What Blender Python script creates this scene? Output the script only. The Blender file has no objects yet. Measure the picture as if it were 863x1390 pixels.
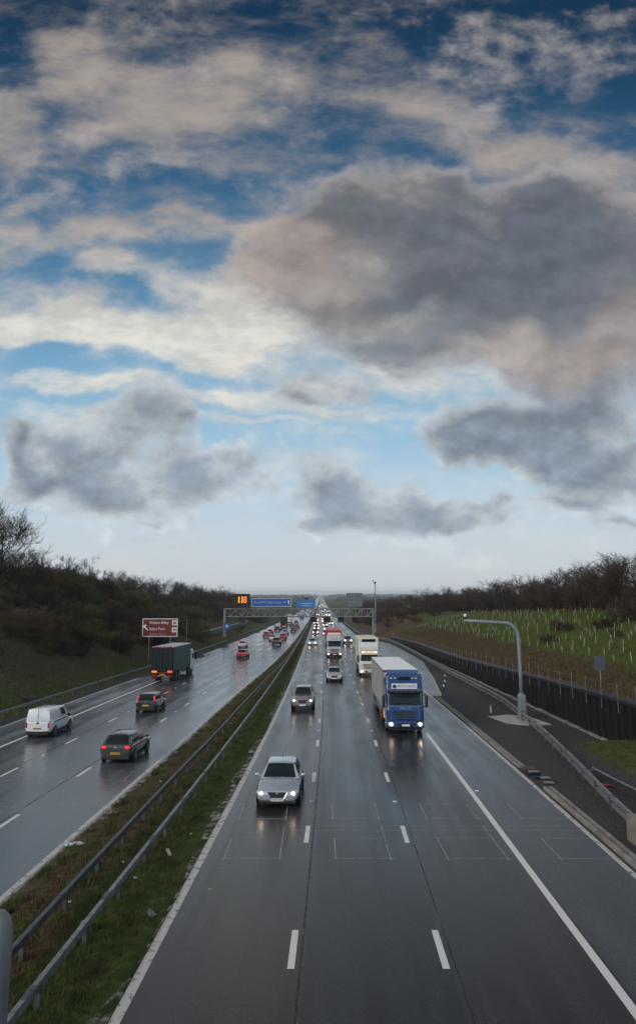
import bpy, bmesh, math, random
import numpy as np
from mathutils import Vector, Matrix
random.seed(7); rng = np.random.default_rng(7)
PI = math.pi
scene = bpy.context.scene
COL = scene.collection

# ------------------------------------------------------------------ camera numbers and road profile
F, CX, CY, HZ = 940.0, 431.5, 650.0, 806.0
PITCH = math.atan((HZ - CY) / F)
H0, SLOPE, LDEC = 8.3, 0.0216, 600.0

def gz(Y):
    if Y < 0: return -H0 - SLOPE * Y
    return -H0 - SLOPE * LDEC * (1 - math.exp(-Y / LDEC))

def interp(tab):
    xs = [a for a, b in tab]; ys = [b for a, b in tab]
    n = len(xs)
    # monotone-ish cubic (catmull) interpolation
    m = []
    for i in range(n):
        if i == 0: m.append((ys[1]-ys[0])/(xs[1]-xs[0]))
        elif i == n-1: m.append((ys[-1]-ys[-2])/(xs[-1]-xs[-2]))
        else: m.append(0.5*((ys[i]-ys[i-1])/(xs[i]-xs[i-1]) + (ys[i+1]-ys[i])/(xs[i+1]-xs[i])))
    def f(x):
        if x <= xs[0]: return ys[0] + m[0]*(x-xs[0])
        if x >= xs[-1]: return ys[-1] + m[-1]*(x-xs[-1])
        lo, hi = 0, n-1
        while hi-lo > 1:
            k = (lo+hi)//2
            if xs[k] <= x: lo = k
            else: hi = k
        h = xs[hi]-xs[lo]; t = (x-xs[lo])/h
        return ((2*t**3-3*t*t+1)*ys[lo] + (t**3-2*t*t+t)*h*m[lo] + (-2*t**3+3*t*t)*ys[hi] + (t**3-t*t)*h*m[hi])
    return f
R = interp([(-60,-1.9),(0,-1.05),(18.7,-.62),(36.8,-.2),(54.6,.12),(80,.40),(105,.56),(160,.66),(261,.80),(350,1.05),(508,1.8),(1000,4.2),(1500,6.6),(3000,13.5),(9000,42)])
Lc = interp([(-60,-9.6),(0,-9.25),(21,-9.08),(37,-8.75),(46,-8.5),(56,-8.33),(80,-7.75),(100,-7.05),(140,-6.35),(197,-5.85),(261,-5.6),(350,-5.3),(508,-4.5),(1000,-2.1),(1500,.3),(3000,7.2),(9000,35)])
def smooth(x, a, b):
    t = min(1, max(0, (x-a)/(b-a))); return t*t*(3-2*t)
def lerp(a, b, t): return a+(b-a)*t
RB = interp([(-60,10.6),(0,11.2),(20,11.4),(27.5,11.84),(37.8,13.31),(48,14.7),(57,15.6),(64,16.15),(76,16.35),(95,16.5),(116,17.1),(131,17.4),(157,17.6),(175,17.0),(190,15.2),(205,13.2),(220,12.5),(260,12.5),(350,12.8),(508,13.5),(1000,16),(1500,18.4)])

def ray(u, v):
    x = (u-CX)/F; y = -(v-CY)/F
    return x, math.cos(PITCH)-y*math.sin(PITCH), math.sin(PITCH)+y*math.cos(PITCH)
def at(u, v, Y):
    x, y, z = ray(u, v); return x/y*Y, z/y*Y

# ------------------------------------------------------------------ helpers
def tag(o, label=None, cat=None, group=None, kind=None):
    if label: o['label'] = label
    if cat: o['category'] = cat
    if group: o['group'] = group
    if kind: o['kind'] = kind
    return o
def empty(name, loc=(0,0,0), rot=(0,0,0)):
    o = bpy.data.objects.new(name, None); COL.objects.link(o)
    o.empty_display_size = .3; o.location = loc; o.rotation_euler = rot
    return o
class MB:
    def __init__(s): s.v = []; s.f = []; s.mi = []; s.uv = None
    def add(s, vs, fs, m=0):
        b = len(s.v); s.v.extend([tuple(p) for p in vs])
        for f in fs: s.f.append(tuple(b+i for i in f)); s.mi.append(m)
    def box(s, c, d, rz=0, m=0, taper=(1,1), bev=0):
        cx, cy, cz = c; hx, hy, hz = d[0]/2, d[1]/2, d[2]/2
        ca, sa = math.cos(rz), math.sin(rz)
        if bev > 0:
            b = min(bev, hx*.9, hy*.9, hz*.9)
            bm = bmesh.new(); bmesh.ops.create_cube(bm, size=1)
            for v in bm.verts: v.co = Vector((v.co.x*2*hx, v.co.y*2*hy, v.co.z*2*hz))
            bmesh.ops.bevel(bm, geom=bm.edges[:], offset=b, segments=2, profile=.5, affect='EDGES')
            bm.verts.index_update()
            vs = []
            for v in bm.verts:
                t = lerp(1, taper[0], (v.co.z+hz)/(2*hz)); t2 = lerp(1, taper[1], (v.co.z+hz)/(2*hz))
                x, y = v.co.x*t, v.co.y*t2
                vs.append((cx+x*ca-y*sa, cy+x*sa+y*ca, cz+v.co.z))
            s.add(vs, [[v.index for v in f.verts] for f in bm.faces], m); bm.free(); return s
        vs = []
        for z in (-1, 1):
            tx = taper[0] if z > 0 else 1; ty = taper[1] if z > 0 else 1
            for x, y in ((-1,-1),(1,-1),(1,1),(-1,1)):
                X, Y = x*hx*tx, y*hy*ty
                vs.append((cx+X*ca-Y*sa, cy+X*sa+Y*ca, cz+z*hz))
        s.add(vs, [(3,2,1,0),(4,5,6,7),(0,1,5,4),(1,2,6,5),(2,3,7,6),(3,0,4,7)], m); return s
    def tube(s, pts, rad, n=8, m=0, cap=True):
        pts = [Vector(p) for p in pts]; rs = rad if isinstance(rad, (list, tuple)) else [rad]*len(pts)
        b = len(s.v); prev = None
        for i, p in enumerate(pts):
            d = (pts[min(i+1, len(pts)-1)]-pts[max(i-1, 0)]).normalized()
            if prev is None:
                a = Vector((0,0,1)) if abs(d.z) < .9 else Vector((1,0,0))
                u = d.cross(a).normalized()
            else:
                u = (prev-d*prev.dot(d)).normalized()
            prev = u; w = d.cross(u)
            for k in range(n):
                t = 2*PI*k/n; s.v.append(tuple(p+(u*math.cos(t)+w*math.sin(t))*rs[i]))
        for i in range(len(pts)-1):
            for k in range(n):
                k2 = (k+1) % n
                s.f.append((b+i*n+k, b+i*n+k2, b+(i+1)*n+k2, b+(i+1)*n+k)); s.mi.append(m)
        if cap:
            s.f.append(tuple(b+k for k in reversed(range(n)))); s.mi.append(m)
            e = b+(len(pts)-1)*n; s.f.append(tuple(e+k for k in range(n))); s.mi.append(m)
        return s
    def lathe(s, prof, c, axis='x', n=20, m=0):
        # prof: list of (axial, radius)
        b = len(s.v)
        for a, r in prof:
            for k in range(n):
                t = 2*PI*k/n
                if axis == 'x': s.v.append((c[0]+a, c[1]+r*math.cos(t), c[2]+r*math.sin(t)))
                elif axis == 'y': s.v.append((c[0]+r*math.cos(t), c[1]+a, c[2]+r*math.sin(t)))
                else: s.v.append((c[0]+r*math.cos(t), c[1]+r*math.sin(t), c[2]+a))
        for i in range(len(prof)-1):
            for k in range(n):
                k2 = (k+1) % n
                s.f.append((b+i*n+k, b+i*n+k2, b+(i+1)*n+k2, b+(i+1)*n+k)); s.mi.append(m)
        s.f.append(tuple(b+k for k in range(n))); s.mi.append(m)
        e = b+(len(prof)-1)*n; s.f.append(tuple(e+k for k in range(n))); s.mi.append(m)
        return s
    def ellipsoid(s, c, r, n=12, k=8, m=0):
        prof = [(-math.cos(PI*i/k), max(.02, math.sin(PI*i/k))) for i in range(k+1)]
        b = len(s.v)
        s.lathe(prof, (0,0,0), 'z', n, m)
        for i in range(b, len(s.v)):
            x, y, z = s.v[i]; s.v[i] = (c[0]+x*r[0], c[1]+y*r[1], c[2]+z*r[2])
        return s
    def quad(s, a, b, c, d, m=0): s.add([a, b, c, d], [(0,1,2,3)], m); return s
    def build(s, name, mats, parent=None, smooth=False, bevel=0, subsurf=0, fix=True):
        me = bpy.data.meshes.new(name); me.from_pydata(s.v, [], s.f)
        if not isinstance(mats, (list, tuple)): mats = [mats]
        for m in mats: me.materials.append(m)
        if len(mats) > 1: me.polygons.foreach_set('material_index', s.mi)
        if fix:
            bm = bmesh.new(); bm.from_mesh(me); bmesh.ops.recalc_face_normals(bm, faces=bm.faces[:]); bm.to_mesh(me); bm.free()
        if smooth: me.polygons.foreach_set('use_smooth', [True]*len(me.polygons))
        me.update()
        o = bpy.data.objects.new(name, me); COL.objects.link(o)
        if parent: o.parent = parent
        if bevel:
            md = o.modifiers.new('bevel', 'BEVEL'); md.width = bevel; md.segments = 2; md.limit_method = 'ANGLE'
        if subsurf:
            md = o.modifiers.new('sub', 'SUBSURF'); md.levels = subsurf; md.render_levels = subsurf
        return o

def text_mesh(txt, size, name, mat, parent=None, loc=(0,0,0), rot=(0,0,0), align='CENTER', width=None, thick=.004):
    cu = bpy.data.curves.new('t', 'FONT'); cu.body = txt; cu.size = size; cu.align_x = align; cu.align_y = 'CENTER'
    cu.extrude = thick/2; cu.resolution_u = 2
    ob = bpy.data.objects.new('t', cu); COL.objects.link(ob)
    me = bpy.data.meshes.new_from_object(ob.evaluated_get(bpy.context.evaluated_depsgraph_get()))
    COL.objects.unlink(ob); bpy.data.objects.remove(ob)
    xs = [v.co.x for v in me.vertices]
    if width and xs:
        w = max(xs)-min(xs)
        for v in me.vertices: v.co.x *= width/w
    me.name = name; me.materials.clear(); me.materials.append(mat)
    o = bpy.data.objects.new(name, me); COL.objects.link(o); o.location = loc; o.rotation_euler = rot
    if parent: o.parent = parent
    return o

# ------------------------------------------------------------------ materials
def srgb(r, g, b):
    f = lambda c: (c/255/12.92) if c/255 <= .04045 else ((c/255+.055)/1.055)**2.4
    return (f(r), f(g), f(b), 1)
MATS = {}
def nt(name):
    m = bpy.data.materials.new(name); m.use_nodes = True
    return m, m.node_tree, m.node_tree.nodes['Principled BSDF']
def mat(name, col, rough=.5, metal=0, spec=.5, var=.12, vscale=3.0, coat=0, emis=None, es=0, bump=0, bscale=40, rvar=.1):
    if name in MATS: return MATS[name]
    m, t, p = nt(name); N = t.nodes; Lk = t.links
    if len(col) == 3: col = (*col, 1)
    tc = N.new('ShaderNodeTexCoord'); no = N.new('ShaderNodeTexNoise'); no.inputs['Scale'].default_value = vscale; no.inputs['Detail'].default_value = 6
    Lk.new(tc.outputs['Object'], no.inputs['Vector'])
    cr = N.new('ShaderNodeMapRange'); cr.inputs['From Min'].default_value = .3; cr.inputs['From Max'].default_value = .7
    cr.inputs['To Min'].default_value = 1-var; cr.inputs['To Max'].default_value = 1+var
    Lk.new(no.outputs['Fac'], cr.inputs['Value'])
    mx = N.new('ShaderNodeVectorMath'); mx.operation = 'SCALE'; mx.inputs[0].default_value = col[:3]
    Lk.new(cr.outputs[0], mx.inputs['Scale']); Lk.new(mx.outputs[0], p.inputs['Base Color'])
    rr = N.new('ShaderNodeMapRange'); rr.inputs['From Min'].default_value = .3; rr.inputs['From Max'].default_value = .7
    rr.inputs['To Min'].default_value = max(.03, rough-rvar); rr.inputs['To Max'].default_value = min(1, rough+rvar)
    Lk.new(no.outputs['Fac'], rr.inputs['Value']); Lk.new(rr.outputs[0], p.inputs['Roughness'])
    p.inputs['Metallic'].default_value = metal; p.inputs['Specular IOR Level'].default_value = spec
    p.inputs['Coat Weight'].default_value = coat; p.inputs['Coat Roughness'].default_value = .05
    if emis:
        p.inputs['Emission Color'].default_value = (*emis[:3], 1); p.inputs['Emission Strength'].default_value = es
    if bump:
        n2 = N.new('ShaderNodeTexNoise'); n2.inputs['Scale'].default_value = bscale; n2.inputs['Detail'].default_value = 4
        Lk.new(tc.outputs['Object'], n2.inputs['Vector'])
        bp = N.new('ShaderNodeBump'); bp.inputs['Strength'].default_value = bump; bp.inputs['Distance'].default_value = .02
        Lk.new(n2.outputs['Fac'], bp.inputs['Height']); Lk.new(bp.outputs[0], p.inputs['Normal'])
    MATS[name] = m; return m

def paint(name, col, metal=.0, rough=.28):
    return mat('paint_'+name, col, rough=rough, metal=metal, var=.05, vscale=2, coat=1, rvar=.05)
M_glass = mat('dark_glass', (.004,.012,.014), rough=.06, spec=.24, var=.1, rvar=.02)
M_tyre = mat('tyre', (.012,.012,.012), rough=.7)
M_rim = mat('rim', (.35,.36,.37), rough=.35, metal=.7)
M_black = mat('black_plastic', (.012,.012,.013), rough=.5)
M_dark = mat('dark_chassis', (.02,.02,.02), rough=.7)
M_chrome = mat('chrome', (.7,.7,.7), rough=.18, metal=1)
M_head = mat('headlamp_lit', (.9,.85,.75), rough=.2, emis=(1,.70,.44), es=10)
M_headfar = mat('headlamp_far', (.9,.85,.75), rough=.2, emis=(1,.78,.54), es=24)
M_lens = mat('lamp_lens', (.55,.57,.6), rough=.12, metal=.3)
M_tail = mat('tail_lamp', (.45,.012,.012), rough=.2, emis=(1,.03,.02), es=.04)
M_taillit = mat('tail_lamp_lit', (.6,.02,.01), rough=.2, emis=(1,.022,.02), es=.85)
M_orange = mat('orange_lamp', (.7,.2,.02), rough=.25, emis=(1,.25,.03), es=.9)
M_platey = mat('plate_yellow', (.62,.36,.04), rough=.4)
M_platew = mat('plate_white', (.75,.75,.72), rough=.4)
M_ink = mat('ink', (.01,.01,.012), rough=.5)
M_white = mat('white_paint', (.72,.73,.72), rough=.45, var=.08)
M_galv = mat('galvanised_steel', (.19,.20,.205), rough=.5, metal=.3, var=.42, vscale=5)
M_galvd = mat('weathered_steel', (.085,.088,.092), rough=.55, metal=.25, var=.45, vscale=4)
M_mast = mat('mast_grey', (.20,.235,.25), rough=.45, metal=.2, var=.1)
M_conc = mat('concrete', (.33,.31,.28), rough=.8, var=.25, vscale=2.2, bump=.3, bscale=25)
M_concd = mat('stained_concrete', (.20,.185,.165), rough=.75, var=.4, vscale=1.6, bump=.3, bscale=20)
M_pile = mat('black_sheet_pile', (.005,.0055,.0065), rough=.65, spec=.2, var=.3, vscale=1.5)
M_cope = mat('dark_coping', (.018,.02,.024), rough=.5, spec=.3, var=.2)
M_post = mat('weathered_post', (.13,.125,.115), rough=.85, var=.3)
M_tubeguard = mat('sapling_guard', (.24,.26,.20), rough=.75, var=.3, vscale=.3)
M_signback = mat('sign_back', (.16,.185,.19), rough=.5, metal=.2, var=.1)
M_blue = mat('sign_blue', (.012,.085,.33), rough=.4, var=.06)
M_brown = mat('sign_brown', (.14,.022,.012), rough=.4, var=.06)
M_signwhite = mat('sign_white', (.75,.75,.73), rough=.4)
M_vms = mat('vms_black', (.008,.008,.008), rough=.45)
M_led = mat('vms_led', (.9,.3,.02), rough=.4, emis=(1,.22,.02), es=5)

def attr_mat(name): pass

# asphalt with wet wheel tracks, uses UV = (lateral metres, distance metres)
def asphalt(name, base, tint2, lanes, left=False):
    m, t, p = nt(name); N = t.nodes; Lk = t.links
    uv = N.new('ShaderNodeUVMap'); uv.uv_map = 'UVMap'
    sep = N.new('ShaderNodeSeparateXYZ'); Lk.new(uv.outputs[0], sep.inputs[0])
    def math_(op, a, b=None, c=None, clamp=False):
        n = N.new('ShaderNodeMath'); n.operation = op; n.use_clamp = clamp
        for i, x in enumerate((a, b, c)):
            if x is None: continue
            if isinstance(x, (int, float)): n.inputs[i].default_value = x
            else: Lk.new(x, n.inputs[i])
        return n.outputs[0]
    def noise(sx, sy, detail=5, scale=1, rough=.55):
        mp = N.new('ShaderNodeMapping'); mp.inputs['Scale'].default_value = (sx, sy, 1); Lk.new(uv.outputs[0], mp.inputs[0])
        n = N.new('ShaderNodeTexNoise'); n.inputs['Scale'].default_value = scale; n.inputs['Detail'].default_value = detail; n.inputs['Roughness'].default_value = rough
        Lk.new(mp.outputs[0], n.inputs[0]); return n.outputs['Fac']
    lat = sep.outputs[0]
    # wheel tracks: two per lane, period half a lane
    wob = math_('MULTIPLY', math_('SUBTRACT', noise(.02,.03,2), .5), .5)
    ph = math_('MULTIPLY', math_('ADD', lat, wob), 2*PI/1.825)
    tr = math_('MULTIPLY_ADD', math_('COSINE', ph), .5, .5)
    streak = noise(2.2, .02, 6); blot = noise(.35, .05, 5); fine = noise(18, 18, 3); grit = noise(26, 15, 4, 1, .75); patch_ = noise(.9, .22, 3, 1, .5); spot = noise(3.2, 2.2, 4, 1, .6)
    # colour
    ln = N.new('ShaderNodeValToRGB'); ln.color_ramp.interpolation = 'CONSTANT'
    e = ln.color_ramp.elements
    e[0].position = 0; e[0].color = (*base, 1); e[1].position = .999; e[1].color = (*tint2, 1)
    for pos, c in lanes:
        k = e.new(pos); k.color = (*c, 1)
    mr = N.new('ShaderNodeMapRange'); mr.inputs['From Min'].default_value = -20; mr.inputs['From Max'].default_value = 20
    Lk.new(lat, mr.inputs['Value']); Lk.new(mr.outputs[0], ln.inputs[0])
    k1 = math_('MULTIPLY_ADD', math_('SUBTRACT', streak, .5), .9, 1.0)
    k2 = math_('MULTIPLY_ADD', math_('SUBTRACT', blot, .5), .9, 1.0)
    k3 = math_('MULTIPLY_ADD', math_('SUBTRACT', grit, .5), 3.2, 1.0)
    oil = N.new('ShaderNodeMapRange'); oil.inputs['From Min'].default_value = .62; oil.inputs['From Max'].default_value = .74; oil.inputs['To Min'].default_value = 1; oil.inputs['To Max'].default_value = .62; Lk.new(spot, oil.inputs['Value'])
    k3 = math_('MULTIPLY', k3, oil.outputs[0])
    k3 = math_('MULTIPLY', k3, math_('MULTIPLY_ADD', math_('SUBTRACT', patch_, .5), 1.1, 1.0))
    k4 = math_('MULTIPLY_ADD', tr, -.30, 1.12)
    kk = math_('MULTIPLY', math_('MULTIPLY', k1, k2), math_('MULTIPLY', k3, k4))
    kk = math_('MAXIMUM', kk, .3)
    sc = N.new('ShaderNodeVectorMath'); sc.operation = 'SCALE'; Lk.new(ln.outputs[0], sc.inputs[0]); Lk.new(kk, sc.inputs['Scale'])
    Lk.new(sc.outputs[0], p.inputs['Base Color'])
    r = math_('MULTIPLY_ADD', streak, .24, .10 if left else .16)
    r = math_('ADD', r, math_('MULTIPLY', math_('SUBTRACT', blot, .5), .35))
    r = math_('ADD', r, math_('MULTIPLY', tr, -.06)); r = math_('ADD', r, math_('MULTIPLY', math_('SUBTRACT', patch_, .5), .22)); r = math_('ADD', r, math_('MULTIPLY', math_('SUBTRACT', grit, .5), .25))
    r = math_('MAXIMUM', r, .10)
    Lk.new(r, p.inputs['Roughness'])
    p.inputs['Specular IOR Level'].default_value = .5 if left else .36
    bp = N.new('ShaderNodeBump'); bp.inputs['Strength'].default_value = .16; bp.inputs['Distance'].default_value = .01
    Lk.new(math_('ADD', fine, grit), bp.inputs['Height']); Lk.new(bp.outputs[0], p.inputs['Normal'])
    return m
def pos(x): return (x+20)/40
A1, A2, A3 = (.030,.028,.029), (.021,.024,.028), (.025,.027,.031)
M_roadR = asphalt('asphalt_right', A1, A3, [(pos(.22), A2), (pos(3.75), (.028,.029,.032)), (pos(7.4), (.045,.052,.060))])
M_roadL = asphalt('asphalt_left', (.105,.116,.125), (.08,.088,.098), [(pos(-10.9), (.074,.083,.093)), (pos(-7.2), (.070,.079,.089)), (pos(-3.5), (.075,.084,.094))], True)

# painted line, worn
def worn(name, col, lo=.35, alpha=True, sc=6.0):
    m, t, p = nt(name); N = t.nodes; Lk = t.links
    g = N.new('ShaderNodeNewGeometry')
    n = N.new('ShaderNodeTexNoise'); n.inputs['Scale'].default_value = sc; n.inputs['Detail'].default_value = 8; n.inputs['Roughness'].default_value = .7
    Lk.new(g.outputs['Position'], n.inputs['Vector'])
    mr = N.new('ShaderNodeMapRange'); mr.inputs['From Min'].default_value = lo; mr.inputs['From Max'].default_value = lo+.14
    Lk.new(n.outputs['Fac'], mr.inputs['Value'])
    p.inputs['Base Color'].default_value = (*col, 1); p.inputs['Roughness'].default_value = .45
    tr = N.new('ShaderNodeBsdfTransparent'); mx = N.new('ShaderNodeMixShader'); out = N['Material Output']
    Lk.new(mr.outputs[0], mx.inputs[0]); Lk.new(tr.outputs[0], mx.inputs[1]); Lk.new(p.outputs[0], mx.inputs[2]); Lk.new(mx.outputs[0], out.inputs[0])
    return m
M_line = worn('road_paint', (.62,.62,.59), .24)
M_edge = worn('worn_edge_paint', (.46,.44,.40), .33, sc=4)
M_scratch = worn('loop_sealant', (.30,.30,.30), .36, sc=5)
M_silt = worn('verge_silt', (.22,.20,.175), .47, sc=2.2)

# terrain: one sheet, zone weights in an attribute (R gravel, G green grass, B dead grass; rest woodland floor)
def terrain_mat():
    m, t, p = nt('terrain'); N = t.nodes; Lk = t.links
    at_ = N.new('ShaderNodeAttribute'); at_.attribute_name = 'zone'
    g = N.new('ShaderNodeNewGeometry')
    def noise(s, d=6, r=.6):
        n = N.new('ShaderNodeTexNoise'); n.inputs['Scale'].default_value = s; n.inputs['Detail'].default_value = d; n.inputs['Roughness'].default_value = r
        Lk.new(g.outputs['Position'], n.inputs['Vector']); return n.outputs['Fac']
    def ramp(f, stops):
        c = N.new('ShaderNodeValToRGB'); e = c.color_ramp.elements
        e[0].position, e[0].color = stops[0][0], (*stops[0][1], 1); e[1].position, e[1].color = stops[-1][0], (*stops[-1][1], 1)
        for q, cc in stops[1:-1]: k = e.new(q); k.color = (*cc, 1)
        Lk.new(f, c.inputs[0]); return c.outputs[0]
    def mix(f, a, b):
        x = N.new('ShaderNodeMix'); x.data_type = 'RGBA'; Lk.new(f, x.inputs[0]); Lk.new(a, x.inputs[6]); Lk.new(b, x.inputs[7]); return x.outputs[2]
    n1 = noise(.35); n2 = noise(2.2); n3 = noise(14, 4)
    wood = ramp(n2, [(.3, (.028,.022,.013)), (.55, (.070,.050,.028)), (.75, (.080,.080,.032))])
    gravel = ramp(n3, [(.3, (.016,.016,.017)), (.52, (.045,.044,.044)), (.72, (.12,.115,.11))])
    green = ramp(n2, [(.25, (.018,.030,.008)), (.5, (.044,.062,.012)), (.72, (.095,.108,.026))])
    dead = ramp(n2, [(.25, (.034,.021,.011)), (.5, (.068,.044,.022)), (.75, (.115,.08,.04))])
    sp = N.new('ShaderNodeSeparateColor'); Lk.new(at_.outputs['Color'], sp.inputs[0])
    def edge(ch):
        a = N.new('ShaderNodeMath'); a.operation = 'ADD'; Lk.new(sp.outputs[ch], a.inputs[0])
        q = N.new('ShaderNodeMath'); q.operation = 'MULTIPLY_ADD'; Lk.new(n1, q.inputs[0]); q.inputs[1].default_value = 1.1; q.inputs[2].default_value = -.55
        q2 = N.new('ShaderNodeMath'); q2.operation = 'MULTIPLY_ADD'; Lk.new(n2, q2.inputs[0]); q2.inputs[1].default_value = .8; Lk.new(q.outputs[0], q2.inputs[2])
        q3 = N.new('ShaderNodeMath'); q3.operation = 'SUBTRACT'; Lk.new(q2.outputs[0], q3.inputs[0]); q3.inputs[1].default_value = .4
        Lk.new(q3.outputs[0], a.inputs[1])
        r = N.new('ShaderNodeMapRange'); r.inputs['From Min'].default_value = .38; r.inputs['From Max'].default_value = .62; Lk.new(a.outputs[0], r.inputs['Value']); return r.outputs[0]
    c = mix(edge(1), wood, green); c = mix(edge(2), c, dead); c = mix(edge(0), c, gravel)
    Lk.new(c, p.inputs['Base Color']); p.inputs['Roughness'].default_value = .9; p.inputs['Specular IOR Level'].default_value = .2
    bp = N.new('ShaderNodeBump'); bp.inputs['Strength'].default_value = .5; bp.inputs['Distance'].default_value = .08
    Lk.new(n3, bp.inputs['Height']); Lk.new(bp.outputs[0], p.inputs['Normal'])
    return m
M_terr = terrain_mat()

def veg(name, c0, c1, rough=.8, scale=.5):
    if name in MATS: return MATS[name]
    m, t, p = nt(name); N = t.nodes; Lk = t.links
    oi = N.new('ShaderNodeObjectInfo'); g = N.new('ShaderNodeNewGeometry')
    n = N.new('ShaderNodeTexNoise'); n.inputs['Scale'].default_value = scale; n.inputs['Detail'].default_value = 4; Lk.new(g.outputs['Position'], n.inputs['Vector'])
    a = N.new('ShaderNodeMath'); a.operation = 'MULTIPLY_ADD'; Lk.new(oi.outputs['Random'], a.inputs[0]); a.inputs[1].default_value = .6
    b = N.new('ShaderNodeMapRange'); b.inputs['From Min'].default_value = .3; b.inputs['From Max'].default_value = .7; b.inputs['To Min'].default_value = -.1; b.inputs['To Max'].default_value = .5
    Lk.new(n.outputs['Fac'], b.inputs['Value']); Lk.new(b.outputs[0], a.inputs[2])
    x = N.new('ShaderNodeMix'); x.data_type = 'RGBA'; x.clamp_factor = True; Lk.new(a.outputs[0], x.inputs[0]); x.inputs[6].default_value = (*c0, 1); x.inputs[7].default_value = (*c1, 1)
    Lk.new(x.outputs[2], p.inputs['Base Color']); p.inputs['Roughness'].default_value = rough; p.inputs['Specular IOR Level'].default_value = .25
    MATS[name] = m; return m
M_bark = veg('bark', (.028,.024,.019), (.055,.045,.032))
M_twig = veg('twigs', (.030,.021,.017), (.060,.040,.028))
M_twigdark = veg('dark_twigs', (.032,.023,.018), (.070,.047,.032))
M_shrubtwig = veg('shrub_twigs', (.055,.037,.022), (.14,.095,.05))
M_olive = veg('olive_twigs', (.055,.062,.022), (.12,.115,.04))
M_rust = veg('rusty_leaves', (.10,.045,.014), (.16,.075,.022))
M_gA = veg('grass_green', (.028,.056,.010), (.062,.108,.020), scale=1.6)
M_gE = veg('bank_green', (.038,.058,.012), (.090,.115,.028), scale=.6)
M_gF = veg('bank_dead', (.060,.042,.021), (.14,.10,.05), scale=.6)
M_weed = veg('brown_weed', (.032,.028,.013), (.072,.060,.026), scale=2)
M_gB = veg('grass_olive', (.040,.044,.014), (.085,.085,.030), scale=1.2)
M_gC = veg('grass_dead', (.055,.036,.018), (.12,.082,.040), scale=1.2)
M_gD = veg('grass_slope_green', (.052,.074,.012), (.105,.132,.024), scale=.35)

# ------------------------------------------------------------------ terrain
WALLX = 18.7
def wall_h(Y):  return lerp(2.75, 1.75, smooth(Y, 38, 110)) * (1-.45*smooth(Y, 130, 178))
def ridge(Y):   return -2.2-max(0, Y-100)*.027
def hill(Y):
    return 13.6*(1-smooth(Y, 150, 420))+5.0*smooth(Y, 150, 420)*(1-smooth(Y, 420, 700))+2.0*smooth(Y, 420, 700)
def rough_n(x, y):
    return (math.sin(x*.31+y*.17)+math.sin(x*.13-y*.23+1.3)+math.sin(x*.57+y*.41+2.1)*.6)/2.6
def far_z(X, Y):
    b = gz(Y)+2.2+1.6*math.sin(X*.004+1)*math.sin(Y*.0031)+1.1*math.sin(X*.011+Y*.006)
    b += smooth(Y, 3000, 8000)*(9+5*math.sin(X*.0013+.7)+3*math.sin(X*.0041))
    return b
def th(X, Y):
    r = R(Y); l = Lc(Y); b = gz(Y)
    n = rough_n(X, Y)
    if X < l-14.25:                        # left side
        e = l-14.25-X
        verge = b+.0+.03*n
        sb = 3.2+8.5*smooth(Y, 150, 185)*(1-smooth(Y, 320, 380)) + 6*smooth(Y, 420, 520)
        slope = lerp(.47, .36, smooth(Y, 140, 240))
        h = hill(Y)
        up = max(0, e-sb)*slope
        if up > h*.75:                     # round the crest
            k = up-h*.75; up = h*.75+h*.25*(1-math.exp(-k/(h*.25)))+k*.02
        z = verge+up+ (0.35*n if e > sb else 0)
        w = smooth(e, 70, 200)
        return lerp(z, far_z(X, Y)+h*.5*(1-smooth(e, 200, 900)), w)
    if X < l+.12: return b-.06
    if X < r-3.62:                         # central reserve
        t = (X-l-.12)/max(.1, (r-3.62-l-.12))
        return b+.02+.09*math.sin(PI*t)+.05*n
    ero = r+10.66
    if X < ero: return b-.06
    gap = max(0, RB(Y)+1.0-ero)
    if Y < 182:
        if X < WALLX-.02:
            m = .75*smooth(X, 14.8, 17.0)*smooth(Y, 30, 36)*(1-smooth(Y, 41.5, 46.5))
            return b+.0+.02*n-.05*smooth(Y,66,72)*(1-smooth(Y,184,188))*(1-smooth(X,16.6,17.0))+m
        z0 = b+wall_h(Y)-.12
        x0 = WALLX
    else:
        z0 = b+.1; x0 = lerp(WALLX, 14.5, smooth(Y, 182, 215))+ (r-.66)
        if X < x0: return b+.02*n
    t = (X-x0)/max(5, 42-x0)
    zr = max(ridge(Y), b+1.5)
    if t <= 1: z = z0+(zr-z0)*(t**.92)+.22*n*math.sin(PI*min(1,t))
    else: z = zr+.3*n*smooth(X, 42, 60)
    return lerp(z, far_z(X, Y), smooth(X, 90, 260))

def zone(X, Y, nz):
    r = R(Y); l = Lc(Y)
    if X < l-14.25:
        e = l-14.25-X
        g = .62*(1-smooth(e, 4.0, 8.5))
        if Y > 170: g = (1-smooth(e, 20, 32))*.75
        d = .0
        if 120 < Y < 420: d = .55*smooth(e, 3, 10)*(1-smooth(e, 26, 40))
        if e < 1.0: return (.75, .1, .2)
        if Y > 600 or e > 160: return (0, .75, .3)
        return (0, g, d)
    if X < r-3.0:
        t = (X-l)/max(.5, r-3.6-l); return (.32*(1-smooth(t,.45,.62)), .78-.34*(1-smooth(t,.45,.62)), .15+.30*(1-smooth(t,.45,.62)))
    if X < WALLX and Y < 182:
        md = smooth(X, 14.6, 16.4)*smooth(Y, 30, 36)*(1-smooth(Y, 42, 46.5))
        return (1-md, md, .1*md)
    if Y >= 182 and X < r+13: return (.7, .2, .2)
    if X < 60:
        e = X-WALLX
        s = smooth(e, 2.5+.045*max(0,Y-60), 8+.03*max(0,Y-60))
        top = smooth(e, 19, 24)
        near = 1-smooth(Y, 40, 60)
        return (0, s*(1-top*.6), max(.95-.95*s, top*.85))
    return (0, .7, .35)

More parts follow.
